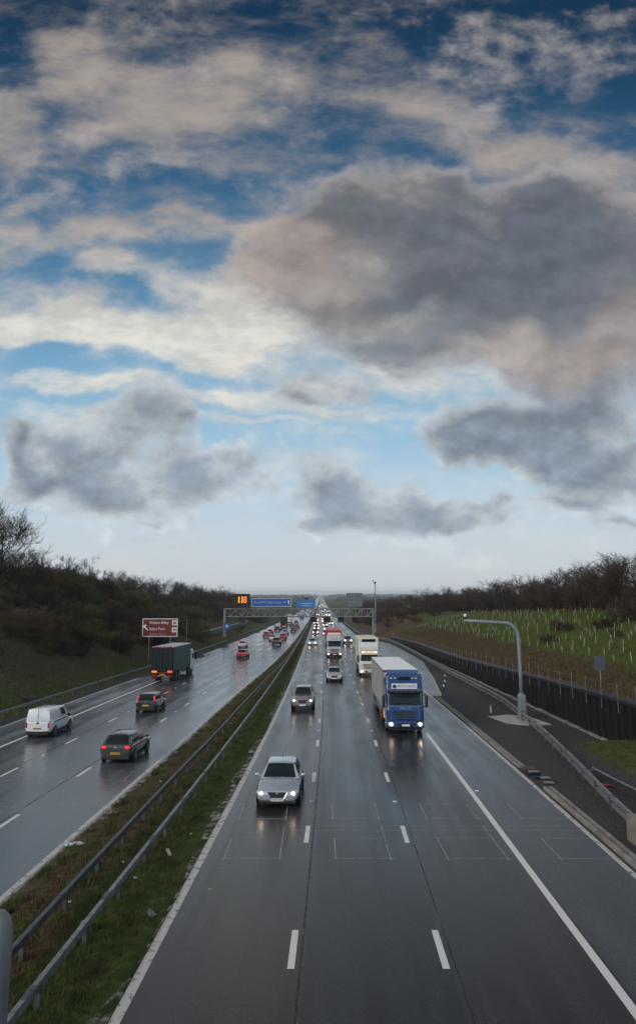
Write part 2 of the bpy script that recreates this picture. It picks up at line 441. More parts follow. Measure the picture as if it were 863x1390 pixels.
def build_ground():
    ys = [-60,-40,-25,-15,-8,-2]+[i*1.0 for i in range(0, 30)]+[30+i*1.0 for i in range(0, 60)]+[90+i*2.5 for i in range(0, 44)]+[200+i*6 for i in range(0, 34)]+[410+i*25 for i in range(0, 24)]
    y = 1010
    while y < 9000: ys.append(y); y *= 1.09
    ys.append(9500)
    offsL = [0,.35,.8,1.4,2,2.6,3.2,4,5,6,7,8,9.2,10.5,12,13.5,15,17,19,21,23,25,27,29,31,34,37,40,44,48,54,60,68,78,90,110,140,190,260,380,600,950,1500,2400,4000,6500]
    verts, faces, cols = [], [], []
    for Y in ys:
        r, l = R(Y), Lc(Y)
        xs = [l-14.26-o for o in reversed(offsL)]
        xs += [l-10, l-5, l+.11]
        a, b = l+.13, r-3.63
        xs += [a+(b-a)*t for t in (0,.15,.3,.45,.6,.75,.88,1)]
        xs += [r-3.6, r, r+5, r+10.65]
        s = r+10.67; xw = WALLX-.03
        xs += [s+(xw-s)*t for t in (0,.12,.25,.38,.5,.62,.74,.86,.94,1)]
        xs += [WALLX+.25+o for o in (0,.6,1.3,2,3,4,5,6,7,8,9.2,10.5,12,13.5,15,16.5,18,19.5,21,22.5,24,26,29,33,38,45,55,70,90,120,160,230,340,520,800,1300,2100,3600,6200)]
        for X in xs:
            verts.append((X, Y, th(X, Y))); cols.append((*zone(X, Y, 0), 1))
    n = len(xs)
    for j in range(len(ys)-1):
        for i in range(n-1):
            faces.append((j*n+i, j*n+i+1, (j+1)*n+i+1, (j+1)*n+i))
    me = bpy.data.meshes.new('ground'); me.from_pydata(verts, [], faces)
    ca = me.color_attributes.new('zone', 'FLOAT_COLOR', 'POINT')
    ca.data.foreach_set('color', np.array(cols, dtype=np.float32).ravel())
    me.polygons.foreach_set('use_smooth', [True]*len(me.polygons)); me.materials.append(M_terr)
    o = bpy.data.objects.new('ground', me); COL.objects.link(o); tag(o, kind='structure')
build_ground()

# ------------------------------------------------------------------ roads
YS = [-50,-30,-15,-5]+[i*2.0 for i in range(0, 60)]+[120+i*6 for i in range(0, 40)]+[360+i*20 for i in range(0, 50)]+[1360+i*100 for i in range(0, 60)]
def ribbon(name, fa, fb, ys, dz, m, cols=1, ref=R, label=None, kind='structure', skirt=0):
    vs, fs, uv = [], [], []
    for Y in ys:
        a, b = fa(Y), fb(Y); z = gz(Y)+dz
        for k in range(cols+1):
            X = a+(b-a)*k/cols; vs.append((X, Y, z)); uv.append((X-ref(Y), Y))
    n = cols+1
    for j in range(len(ys)-1):
        for k in range(cols): fs.append((j*n+k, j*n+k+1, (j+1)*n+k+1, (j+1)*n+k))
    me = bpy.data.meshes.new(name); me.from_pydata(vs, [], fs)
    l = me.uv_layers.new(name='UVMap')
    for poly in me.polygons:
        for li in poly.loop_indices: l.data[li].uv = uv[me.loops[li].vertex_index]
    me.materials.append(m)
    o = bpy.data.objects.new(name, me); COL.objects.link(o); tag(o, label, None, None, kind)
    return o
ribbon('road', lambda Y: R(Y)-3.62, lambda Y: R(Y)+10.66, YS, 0, M_roadR, 6)
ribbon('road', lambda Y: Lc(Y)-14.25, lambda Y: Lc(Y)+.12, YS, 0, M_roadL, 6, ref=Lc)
# emergency refuge area beside the hard shoulder
ERAP = [(60,10.6),(68.2,11.2),(69.3,11.75),(87,13.8),(112,16.2),(127,16.45),(150,16.5),(165,16.3),(176,14.6),(186,11.5),(200,10)]
era = lambda y: float(np.interp(y, [a for a, c in ERAP], [c for a, c in ERAP]))
ERAY = [69+i*1.5 for i in range(0, 79)]
M_era = asphalt('asphalt_refuge', (.05,.053,.056), (.05,.053,.056), [(.5, (.05,.053,.056))])
ribbon('refuge_area', lambda Y: R(Y)+10.66, lambda Y: max(R(Y)+10.7, era(Y)), ERAY, .003, M_era, 2)
ribbon('refuge_kerb', lambda Y: max(R(Y)+10.7, era(Y))-.02, lambda Y: max(R(Y)+10.7, era(Y))+.22, ERAY, .02, M_conc)
# painted lines
ribbon('road_marking', lambda Y: R(Y)+7.2, lambda Y: R(Y)+7.42, YS, .004, M_line)
ribbon('road_marking', lambda Y: R(Y)-3.58, lambda Y: R(Y)-3.34, YS, .004, M_edge)
ribbon('road_marking', lambda Y: Lc(Y)-.24, lambda Y: Lc(Y)-.02, YS, .004, M_edge)
ribbon('road_marking', lambda Y: Lc(Y)-10.92, lambda Y: Lc(Y)-10.70, YS, .004, M_line)
ribbon('silt_margin', lambda Y: R(Y)-3.9-.12*math.sin(Y*.9), lambda Y: R(Y)-3.58, [i*.7 for i in range(0, 400)], .05, M_silt)
ribbon('silt_margin', lambda Y: Lc(Y)-.02, lambda Y: Lc(Y)+.35+.1*math.sin(Y*1.1), [i*.7 for i in range(0, 400)], .05, M_silt)
ribbon('silt_margin', lambda Y: R(Y)+10.47+.02*math.sin(Y*.7), lambda Y: R(Y)+10.62, [i*.7 for i in range(0, 270)], .004, M_edge)
ribbon('silt_margin', lambda Y: Lc(Y)-14.2, lambda Y: Lc(Y)-14.02+.03*math.sin(Y*.7), [i*.7 for i in range(0, 400)], .004, M_edge)
ribbon('tarmac_joint', lambda Y: R(Y)+.19, lambda Y: R(Y)+.25, YS, .003, worn('joint_seal', (.011,.011,.012), .40, sc=1.3))
ribbon('tarmac_joint', lambda Y: R(Y)+.255, lambda Y: R(Y)+.285, YS, .003, worn('joint_lip', (.12,.12,.12), .50, sc=2.5))
ribbon('tarmac_joint', lambda Y: R(Y)+3.86, lambda Y: R(Y)+3.90, YS, .003, worn('joint_seal', (.011,.011,.012), .40, sc=1.3))
ribbon('tarmac_joint', lambda Y: Lc(Y)-3.62, lambda Y: Lc(Y)-3.56, YS, .003, worn('joint_seal', (.011,.011,.012), .40, sc=1.3))
ribbon('tarmac_joint', lambda Y: Lc(Y)-7.45, lambda Y: Lc(Y)-7.40, YS, .003, worn('joint_seal', (.011,.011,.012), .40, sc=1.3))
ribbon('road_marking', lambda Y: R(Y)+10.42, lambda Y: R(Y)+10.56, [i*2.0 for i in range(0, 120)], .006, M_edge)
def dashes(f, start, step, n):
    b = MB()
    for i in range(n):
        Y0 = start+step*i-1; z = lambda y: gz(y)+.004
        b.quad((f(Y0)-.085, Y0, z(Y0)), (f(Y0)+.085, Y0, z(Y0)), (f(Y0+2)+.085, Y0+2, z(Y0+2)), (f(Y0+2)-.085, Y0+2, z(Y0+2)))
    tag(b.build('lane_dash', M_line, fix=False), kind='structure')
for off in (0, 3.65): dashes(lambda Y, o=off: R(Y)+o, 18.9-8.9, 8.9, 130)
for off in (-3.35, -7.2): dashes(lambda Y, o=off: Lc(Y)+o, 29.3-17, 8.5, 130)
# reflecting studs between dashes
b = MB()
for f0, st, sp in ((lambda Y: R(Y), 14.4, 17.8), (lambda Y: R(Y)+3.65, 14.4, 17.8), (lambda Y: R(Y)+7.6, 16, 18), (lambda Y: Lc(Y)-3.35, 25, 17), (lambda Y: Lc(Y)-7.2, 25, 17)):
    for i in range(16):
        Y = st+sp*i; b.box((f0(Y), Y, gz(Y)+.012), (.16,.13,.022))
tag(b.build('road_studs', M_white), kind='structure')
# cut lines of the detector loops
b = MB()
def strip(x0, y0, x1, y1, w=.035):
    d = Vector((x1-x0, y1-y0)).normalized(); nx, ny = -d.y*w/2, d.x*w/2
    n = max(1, int(abs(y1-y0)/1.0))
    for i in range(n):
        a, c = i/n, (i+1)/n
        ax, ay, cx, cy = lerp(x0,x1,a), lerp(y0,y1,a), lerp(x0,x1,c), lerp(y0,y1,c)
        b.add([(ax+nx, ay+ny, gz(ay)+.0045), (ax-nx, ay-ny, gz(ay)+.0045), (cx-nx, cy-ny, gz(cy)+.0045), (cx+nx, cy+ny, gz(cy)+.0045)], [(0,1,2,3)])
for xl, xr in ((-3.17,-1.3),(.6,2.45),(4.38,6.4),(8.2,10.1)):
    for ya, yb in ((25.2,27.3),(29.7,31.8)):
        strip(xl,ya-.15,xl,yb+.15); strip(xr,ya-.15,xr,yb+.15); strip(xl-.15,ya,xr+.15,ya); strip(xl-.15,yb,xr+.15,yb)
    strip(xr, 27.3, xr, 28.8)
for y in (28.2, 28.75): strip(-1.4, y, 10.6, y, .03)
for xl, xr in ((-11.45,-9.55),(-15.0,-13.0),(-18.6,-16.8)):
    for ya, yb in ((31.4,33.5),(36.0,38.0)):
        strip(xl,ya-.15,xl,yb+.15); strip(xr,ya-.15,xr,yb+.15); strip(xl-.15,ya,xr+.15,ya); strip(xl-.15,yb,xr+.15,yb)
    strip(xl, 33.5, xl, 35.0)
for y in (34.5, 35.0): strip(-20, y, -9.6, y, .03)
tag(b.build('loop_cuts', M_scratch, fix=False), kind='structure')

# ------------------------------------------------------------------ barriers
def barrier(name, fX, y0, y1, step, label, cat, m, height=.68, group=None, postmat=None, post_to=None, double=False, dzf=None):
    root = empty(name, (fX(y0), y0, gz(y0))); tag(root, label, cat, group)
    ox, oy, oz = root.location
    ys = []; y = y0
    while y < y1: ys.append(y); y += 1.6 if y < 140 else (4 if y < 300 else 20)
    ys.append(y1)
    prof = [(-.065,-.02),(-.055,.0),(.055,.0),(.065,-.02),(.055,-.19),(.04,-.19),(.04,-.03),(-.04,-.03),(-.04,-.19),(-.055,-.19)]
    b = MB(); n = len(prof)
    def sweep(dx, dz, prof):
        n = len(prof); base = len(b.v)
        for yy in ys:
            z = gz(yy)+height+dz+(dzf(yy) if dzf else 0)
            for px, pz in prof: b.v.append((fX(yy)+dx+px-ox, yy-oy, z+pz-oz))
        for j in range(len(ys)-1):
            for k in range(n):
                k2 = (k+1) % n; b.f.append((base+j*n+k, base+j*n+k2, base+(j+1)*n+k2, base+(j+1)*n+k)); b.mi.append(0)
        b.f.append(tuple(base+k for k in range(n))); b.mi.append(0)
        b.f.append(tuple(base+(len(ys)-1)*n+k for k in reversed(range(n)))); b.mi.append(0)
    sweep(0, 0, prof)
    if double: sweep(.02, -.34, [(-.05,0),(.05,0),(.05,-.13),(-.05,-.13)])
    b.build('rail', m, root)
    # joint plates on the rail
    y = y0+3
    while y < min(y1, 90):
        z = gz(y)+height+(dzf(y) if dzf else 0); j = MB()
        j.box((fX(y)-ox, y-oy, z+.006-oz), (.118,.5,.012))
        for q in (-.18,-.08,.08,.18):
            j.box((fX(y)-.03-ox, y+q-oy, z+.010-oz), (.022,.03,.026)); j.box((fX(y)+.03-ox, y+q-oy, z+.010-oz), (.022,.03,.026))
        j.build('joint_plate', M_galvd, root)
        y += 4.8
    y = y0+.8; k = 0
    while y < min(y1, post_to or y1) and k < 95:
        p = MB(); zt = gz(y)+height-.05+(dzf(y) if dzf else 0); zb = gz(y)-.25
        p.box((fX(y)-ox, y-oy, (zt+zb)/2-oz), (.11,.14,zt-zb))
        p.box((fX(y)-ox, y-oy, zt-.12-oz), (.13,.12,.12))
        p.build('post', postmat or M_galvd, root); y += step; k += 1
    return root
barrier('crash_barrier', lambda Y: lerp(Lc(Y)+2.12, Lc(Y)+1.55, smooth(Y, 60, 200)), 17.2, 700, 2.75, 'long dark steel crash barrier on the far left side of the grass central reserve', 'crash barrier', M_galvd, group='barriers of the central reserve')
barrier('crash_barrier', lambda Y: lerp(R(Y)-5.15, R(Y)-5.0, smooth(Y, 60, 200)), 12.5, 700, 2.75, 'long grey steel crash barrier on the right side of the central reserve nearest oncoming lanes', 'crash barrier', M_galv, group='barriers of the central reserve')
barrier('crash_barrier', lambda Y: Lc(Y)-15.5, 30, 170, 2.4, 'roadside crash barrier below the wooded bank beside the white van', 'crash barrier', M_galv)
barrier('crash_barrier', lambda Y: Lc(Y)-16.9+1.4*smooth(Y, 172, 190), 172, 620, 4.5, 'farther roadside crash barrier on the left running past the blue roadside sign under the gantry', 'crash barrier', M_galvd)
barrier('crash_barrier', lambda Y: RB(Y), 27.4, 620, 2.6, 'curving steel crash barrier on the right following the refuge area and dark gravel verge', 'crash barrier', M_galv, double=True)

# ------------------------------------------------------------------ black retaining wall, fence, gravel side
wr = empty('retaining_wall', (WALLX, 38, gz(38))); tag(wr, 'long black sheet pile retaining wall between gravel verge and planted slope', 'retaining wall')
b = MB(); y = 30.0; pts = []
while y < 178:
    for dy, dx in ((0,0),(.42,0),(.55,.20),(.97,.20),(1.10,0)): pts.append((dx-.20, y+dy))
    y += 1.1
for i in range(len(pts)-1):
    (x0,y0),(x1,y1) = pts[i], pts[i+1]
    for d in (0,):
        b.quad((x0, y0-38, gz(y0)-.3-gz(38)), (x1, y1-38, gz(y1)-.3-gz(38)), (x1, y1-38, gz(y1)+wall_h(y1)-gz(38)), (x0, y0-38, gz(y0)+wall_h(y0)-gz(38)))
b.build('sheet_piles', M_pile, wr)
b = MB(); ys = [30+i*2 for i in range(75)]; base = 0
for yy in ys:
    z = gz(yy)+wall_h(yy)-gz(38)
    for px, pz in ((-.28,-.12),(-.28,.08),(.30,.14),(.30,-.12)): b.v.append((px, yy-38, z+pz))
for j in range(len(ys)-1):
    for k in range(4):
        k2 = (k+1) % 4; b.f.append((j*4+k, j*4+k2, (j+1)*4+k2, (j+1)*4+k)); b.mi.append(0)
b.f += [(0,1,2,3)]; b.mi.append(0)
b.build('coping', M_cope, wr)
b = MB(); yy = 43.5
while yy < 176:
    L = random.uniform(.7, 1.6)
    b.box((-.38+random.uniform(-.05,.04), yy+L/2-38, gz(yy+L/2)+.03-gz(38)), (random.uniform(.18,.34), L*.97, random.uniform(.10,.2)), rz=random.uniform(-.04,.04)); yy += L
b.build('footing', M_concd, wr, bevel=.02)
fr = empty('post_fence', (WALLX+.1, 38, gz(38))); tag(fr, 'row of thin weathered timber fence posts rising above the black retaining wall', 'fence')
y = 36.5; k = 0
while y < 175:
    h = random.uniform(.95, 1.25); b = MB(); z = gz(y)+wall_h(y)-gz(38)
    lx = random.uniform(-.05,.05)
    b.tube([(-.36, y-38, z-.75), (-.36+lx, y-38+random.uniform(-.04,.04), z+h)], .030, 6)
    b.build('post', M_post, fr); y += 2.6 if y < 90 else 1.9; k += 1
for hh in (.35, .9):
    b = MB(); yy = 36.5
    pts = []
    while yy < 175: pts.append((-.36, yy-38, gz(yy)+wall_h(yy)+hh-gz(38))); yy += 2.6
    b.tube(pts, .006, 3); b.build('wire', M_galv, fr)

def x_on(u, Y): return (u-CX)/F*Y/ (math.cos(PITCH)*math.cos(PITCH)+math.sin(PITCH)**2)
# kerb channels along the verge
def channel(name, label, y0, y1, dx, w, h, m):
    n = 12; b = MB(); o = empty(name, (R(y0)+10.66+dx, y0, gz(y0))); tag(o, label, 'drain channel')
    def sw(a0, a1, zt):
        base = len(b.v)
        for i in range(n+1):
            Y = lerp(y0, y1, i/n); X = R(Y)+10.66+dx; z = gz(Y)
            for px, pz in ((a0,-.1),(a0,zt),(a1,zt),(a1,-.1)): b.v.append((X+px-o.location.x, Y-y0, z+pz-o.location.z))
        for i in range(n):
            for k in range(4): k2 = (k+1)%4; b.f.append((base+i*4+k, base+i*4+k2, base+(i+1)*4+k2, base+(i+1)*4+k)); b.mi.append(0)
        b.f += [tuple(base+k for k in range(4)), tuple(base+n*4+k for k in range(4))]; b.mi += [0,0]
    sw(0, w*.36, h); b.build('kerb', m, o); b = MB()
    sw(w*.37, w*.66, h*.35); b.build('gutter', M_concd, o); b = MB()
    sw(w*.67, w, h*1.05); b.build('kerb', m, o)
channel('drain_channel', 'pale concrete drainage channel edging the hard shoulder beside the mast', 38.8, 68.0, .10, .42, .07, M_concd)
channel('drain_channel', 'concrete drainage channel edging the hard shoulder beside the concrete block', 20.0, 34.3, .10, .42, .13, M_concd)
# gully with gratings between them
g = empty('drain_gully', (R(36)+11.1, 36.4, gz(36.4))); tag(g, 'rusty topped drainage gully with metal gratings between the two concrete channels', 'drain')
M_rusty = mat('rusty_steel', (.085,.05,.035), rough=.7, var=.3, vscale=5)
b = MB(); b.box((.1,1.7,.06), (.6,.4,.16), bev=.02); b.build('headstone', M_rusty, g)
b = MB()
for i in range(3): b.box((.05+.14*i,.75-.75*i,.05), (.7,.16,.10), rz=.3)
b.box((.1,.1,-.02), (.9,3.4,.05)); b.build('chamber_slab', M_black, g)
b = MB(); b.box((.12,.95,.10),(.5,.32,.05), rz=.1); b.box((.35,-.2,.09),(.45,.3,.05), rz=.25); b.box((.2,-1.1,.1),(.5,.2,.06)); b.build('grating', M_galv, g)
# concrete block ending the barrier
o = MB(); o.box((0,0,.36), (.85,3.2,1.0), taper=(.96,.99), bev=.035)
cb = o.build('concrete_block', mat('block_concrete', (.19,.165,.135), rough=.85, var=.25, vscale=3, bump=.4, bscale=18)); cb.location = (11.72, 25.6, gz(25.6)); tag(cb, 'weathered concrete block at the near end of the right hand crash barrier', 'concrete block')
# low railing by the mossy mound
lr = empty('low_railing', (13.8, 34, gz(34))); tag(lr, 'short dark bar railing beside the mossy mound with a pale top rail', 'railing')
b = MB(); P = [(13.66,36.4),(13.74,34.5),(13.86,32.6),(13.98,30.6)]
b.tube([(x-13.8, y-34, gz(y)+.52-gz(34)) for x, y in P], .045, 6); b.build('top_rail', M_galv, lr)
b = MB()
for i in range(40):
    t = i/39; y = lerp(36.4,30.6,t); x = lerp(13.66,13.98,t); b.tube([(x-13.8,y-34,gz(y)-.1-gz(34)),(x-13.8,y-34,gz(y)+.5-gz(34))], .012, 4)
b.build('bars', M_black, lr)
b = MB(); b.box((-.45,2.5,.30),(.75,.1,.1)); b.build('end_arm', M_galv, lr)

# curved camera mast on concrete pad
ms = empty('camera_mast', (15.55, 55.0, gz(55))); tag(ms, 'tall grey curved steel mast with long overhanging arm on a concrete pad', 'mast')
b = MB(); b.box((0,0,.95), (.56,.56,1.75), taper=(.94,.94), bev=.05); b.box((0,0,.05),(.8,.8,.08)); b.build('base_cabinet', M_mast, ms)
b = MB(); b.box((0,-.285,1.0),(.36,.02,1.2), bev=.008); b.build('access_door', mat('mast_door',(.17,.2,.215), rough=.45), ms)
top = 7.25; pts = [(0,0,1.8),(0,0,3.5),(-.02,0,5.2)]
for i in range(9):
    t = PI/2*i/8; pts.append((-.05-1.1*(1-math.cos(t)), 0, top-1.1+1.05*math.sin(t)))
pts += [(-2.6,0,top+.03),(-4.2,0,top+.13)]
b = MB(); b.tube(pts, [.155,.15,.145]+[.14]*9+[.125,.10], 12); b.build('pole', M_mast, ms, smooth=True)
b = MB(); b.lathe([(-.02,.17),(0,.19),(.12,.19),(.14,.16)], (0,0,1.82), 'z', 14); b.build('collar', M_mast, ms, smooth=False)
cm = MB(); cm.ellipsoid((-4.1,0,top+.52),(.13,.13,.13)); c_ = cm.build('camera_dome', M_white, ms, smooth=True)
cm = MB(); cm.tube([(-4.1,0,top+.1),(-4.1,0,top+.45)], .04, 6); cm.box((-4.1,0,top+.36),(.22,.22,.07)); cm.build('camera_bracket', M_black, ms)
b = MB(); 
pad = MB(); pad.add([(-2.3,1.2,.035),(-1.7,-1.9,.035),(-.2,-3.0,.035),(1.4,-2.6,.035),(.95,1.1,.035),(-.4,2.2,.035)], [(0,1,2,3,4,5)])
n0 = 6
pad.add([(x,y,-.15) for x,y,z in pad.v[:6]], [(5,4,3,2,1,0)])
for i in range(6): pad.f.append((i, 6+i, 6+(i+1)%6, (i+1)%6)); pad.mi.append(0)
po = pad.build('concrete_pad', mat('pad_concrete', (.36,.335,.30), rough=.8, var=.28, vscale=1.3, bump=.3, bscale=20)); po.location = (15.5, 55.0, gz(55)); po.rotation_euler.x = -.02; tag(po, 'irregular pale concrete pad under the curved mast', 'concrete pad')
b = MB(); b.tube([(0,0,0),(0,0,.55)], .055, 8); mk = b.build('marker_stub', M_white)
mk.location = (14.0, 58.5, gz(58.5)); tag(mk, 'small white marker stub standing behind the barrier beside the mast pad', 'marker post')
b = MB(); b.lathe([(0,.062),(.12,.062)], (0,0,.5), 'z', 8); b.build('cap', mat('teal_cap', (.05,.16,.16)), mk)
# reflector posts by the refuge bend
for X, Y, hgt, lab in ((12.6,72,.85,'low marker post with white band at the near corner of the refuge area'),(13.6,77,.8,'second low marker post inside the bend of the refuge kerb'),(14.7,83,.8,'third low marker post farthest along the bend of the refuge kerb')):
    b = MB(); b.box((0,0,hgt/2),(.12,.05,hgt), bev=.01); q = b.build('marker_post', M_black); q.location = (X,Y,gz(Y)); tag(q, lab, 'marker post', 'marker posts by the refuge area')
    b = MB(); b.box((0,-.002,hgt-.18),(.125,.056,.18)); b.build('reflector_band', M_white, q)
# refuge area sign on the planted slope seen from behind
sp = empty('roadside_sign', (20.1, 51, th(20.1,51))); tag(sp, 'small grey sign panel seen from behind on one post above the retaining wall', 'sign')
b = MB(); b.tube([(0,0,-.3),(0,0,2.1)], .045, 8); b.build('post', M_galv, sp)
b = MB(); b.box((0,-.06,1.6),(.78,.03,1.0), bev=.01); b.build('panel', mat('blue_grey_panel', (.06,.075,.09), rough=.5), sp)
# orange marker near wall far end and SOS phone
for u, v, Y, lab in ((532,868,172,'orange and white marker panel on a post by the far end of the retaining wall'),):
    X, z = at(u, v, Y); b = MB(); b.tube([(0,0,0),(0,0,2.3)], .05, 6); q = b.build('warning_sign', M_galv); q.location = (X+.2, Y, gz(Y)); tag(q, lab, 'sign')
    b = MB(); b.box((0,-.06,1.8),(.45,.04,.9)); b.build('panel', mat('orange_panel', (.20,.07,.05), rough=.6), q)

# ------------------------------------------------------------------ gantry with lattice beam
GY = 200.0; gzz = gz(GY)
XR, XL = 15.6, -26.4
ga = empty('sign_gantry', (0, GY, gzz)); tag(ga, 'wide steel lattice gantry spanning both carriageways with signs and lane signals', 'gantry')
ZB, ZT = at(432, 837.0, GY)[1]-gzz, at(432, 826.5, GY)[1]-gzz
b = MB()
for yy in (-.9, .9):
    for zz in (ZB, ZT): b.tube([(XL, yy, zz), (XR, yy, zz)], .17, 6)
n = 26
for i in range(n+1):
    x = lerp(XL, XR, i/n)
    for yy in (-.9, .9): b.tube([(x, yy, ZB), (x, yy, ZT)], .075, 5)
    if i < n:
        x2 = lerp(XL, XR, (i+1)/n); a, c = (ZB, ZT) if i % 2 else (ZT, ZB)
        for yy in (-.9, .9): b.tube([(x, yy, a), (x2, yy, c)], .075, 5)
        b.tube([(x, -.9, ZB), (x2, .9, ZB)], .05, 4)
b.build('lattice_beam', M_galv, ga)
b = MB(); b.box(((XL+XR)/2, 0, ZB+.1), (XR-XL-.4, 1.4, .06)); b.build('walkway', M_galvd, ga)
for x in (XL, XR):
    b = MB(); b.box((x, 0, ZT/2-.1), (.62,.8,ZT+.4), bev=.05); b.box((x,0,.0),(1.3,1.3,.5)); b.build('leg', M_mast, ga)
b = MB(); b.box((-4.3+.45,0,ZB/2),(.4,.5,ZB+.2)); 
# hanging signals : black boxes under the beam
def lane_signal(x, yside, label, face):
    q = empty('lane_signal', (x, GY+yside, gzz+ZB-.15)); tag(q, label, 'lane signal', 'lane control signals hanging under the gantry')
    b = MB(); b.box((0,0,-.55),(1.75,.45,1.8), bev=.05); b.build('housing', M_vms, q)
    b = MB(); b.box((0,face*.24,-.55),(1.35,.03,1.4)); b.build('display_face', mat('signal_face', (.02,.022,.024), rough=.25), q)
    b = MB(); b.box((-.5,0,.45),(.1,.1,.6)); b.box((.5,0,.45),(.1,.1,.6)); b.build('hanger', M_galvd, q)
for k, u in enumerate((331, 361, 386)):
    lane_signal((u-CX)/F*GY, -.6, 'black lane signal under the gantry %s' % ('below the lit message board', 'under the middle of the blue direction sign', 'near the right end of the blue direction sign')[k], -1)
for k, u in enumerate((425, 444, 462, 481)):
    lane_signal((u-CX)/F*GY, .6, 'back of black lane signal hanging over %s' % ('the grass central reserve edge', 'the outer oncoming lane', 'the middle oncoming lane', 'the inner oncoming lane below the large sign back')[k], 1)
# lit message board
vx0, vz1 = at(315.5, 806, GY-1.2); vx1, vz0 = at(339, 824.5, GY-1.2)
vm = empty('message_board', ((vx0+vx1)/2, GY-1.25, gzz+ZT)); tag(vm, 'black electronic message board with lit orange digits on top of the gantry', 'message board')
vh = vz1-vz0; vw = vx1-vx0; vb = vz0-(gzz+ZT)
b = MB(); b.box((0,0,vb+vh/2),(vw,.5,vh), bev=.05); b.build('housing', M_vms, vm)
b = MB()
for x in (-vw*.3, vw*.3): b.box((x,.25,vb/2),(.16,.3,vb+.5)); 
b.build('bracket', M_galvd, vm)
DIG = {'1': ["00110","00110","00110","00110","00110","00110","00110"], '8': ["01110","10001","10001","01110","10001","10001","01110"]}
b = MB(); px = .155
for k, ch in enumerate("118"):
    for rr, row in enumerate(DIG[ch]):
        for cc, bit in enumerate(row):
            if bit == '1': b.lathe([(-.015,.075),(.015,.075)], ((k-1)*.92+.28+(cc-2)*px, -.262, vb+vh*.56+(3-rr)*.25), 'y', 8)
b.build('lit_digits', M_led, vm)
# blue direction sign
sx0, sz1 = at(341, 812, GY-1.2); sx1, sz0 = at(395.5, 823.5, GY-1.2)
bs = empty('direction_sign', ((sx0+sx1)/2, GY-1.2, gzz+ZT)); tag(bs, 'wide blue motorway direction sign with white border on top of the gantry', 'road sign')
sw, sh, sb = sx1-sx0, sz1-sz0, sz0-(gzz+ZT)
b = MB(); b.box((0,0,sb+sh/2),(sw,.10,sh), bev=.02); b.build('panel', M_blue, bs)
b = MB(); t_ = .10
for dz in (-1, 1): b.box((0,-.055,sb+sh/2+dz*(sh/2-.1)),(sw-.1,.012,t_))
for dx in (-1, 1): b.box((dx*(sw/2-.1),-.055,sb+sh/2),(t_,.012,sh-.3))
b.build('border', M_signwhite, bs)
text_mesh('The NORTH, Milton Keynes', .85, 'lettering', mat('sign_pale', (.42,.5,.6), rough=.4), bs, (-1.0,-.056,sb+sh*.5), (PI/2,0,0), width=7.8)
text_mesh('M1', .85, 'lettering', mat('sign_pale', (.42,.5,.6)), bs, (sw*.34,-.056,sb+sh*.5), (PI/2,0,0))
b = MB(); b.box((0,-.055,-.12),(.22,.012,.8)); b.add([(-.32,-.06,.2),(.32,-.06,.2),(0,-.06,.7)],[(0,1,2)])
ar = b.build('arrow', M_signwhite, bs); ar.location = (sw*.43,0,sb+sh*.5)
b = MB()
for x in (-sw*.38,0,sw*.38): b.box((x,.2,sb/2),(.15,.2,sb+.6))
b.build('bracket', M_galvd, bs)
# large sign back facing away
kx0, kz1 = at(470, 805, GY+1.2); kx1, kz0 = at(491.8, 824, GY+1.2)
kb = empty('large_sign', ((kx0+kx1)/2, GY+1.2, gzz+ZT)); tag(kb, 'large square message sign seen from behind above the oncoming lanes', 'road sign')
kw, kh, kk = kx1-kx0, kz1-kz0, kz0-(gzz+ZT)
b = MB(); b.box((0,0,kk+kh/2),(kw,.5,kh), bev=.03); b.build('housing', M_signback, kb)
b = MB()
for z in (.08,.25,.5,.75,.94): b.box((0,-.28,kk+kh*z),(kw*.98,.06,.09))
for x in (-.48,-.17,.17,.48): b.box((x*kw,-.29,kk+kh/2),(.09,.07,kh*.98))
b.build('frame', M_galvd, kb)
# camera pole beside the right gantry leg
cp = empty('camera_pole', (16.45, GY+2, gzz)); tag(cp, 'tall thin pole with traffic camera on top beside the right gantry leg', 'camera pole')
_, ptop = at(505, 792, GY+2)
b = MB(); b.tube([(0,0,0),(0,0,2.2),(0,0,2.25),(0,0,ptop-gzz)], [.26,.24,.19,.12], 10); b.build('pole', M_mast, cp, smooth=True)
b = MB(); b.box((0,0,ptop-gzz+.25),(.5,.55,.6), bev=.08); b.build('camera_head', M_dark, cp)
b = MB(); b.tube([(0,0,ptop-gzz-.1),(-.6,0,ptop-gzz+.35),(-.6,0,ptop-gzz+.8)], .06, 6); b.ellipsoid((-.6,0,ptop-gzz+.8),(.2,.2,.16)); b.build('side_lamp', M_galvd, cp)
# blue roadside marker by the left gantry leg
ms2 = empty('marker_sign', (at(308,850,GY-8)[0], GY-8, gz(GY-8))); tag(ms2, 'small square blue roadside sign in front of the left gantry leg', 'road sign')
b = MB(); b.tube([(0,0,0),(0,0,2.6)], .06, 6); b.build('post', M_galv, ms2)
b = MB(); b.box((0,-.08,3.2),(1.5,.05,1.6), bev=.02); b.build('panel', M_blue, ms2)
b = MB(); b.box((0,-.112,3.2),(.7,.012,.7)); b.build('symbol', mat('sign_pale', (.42,.5,.6)), ms2)
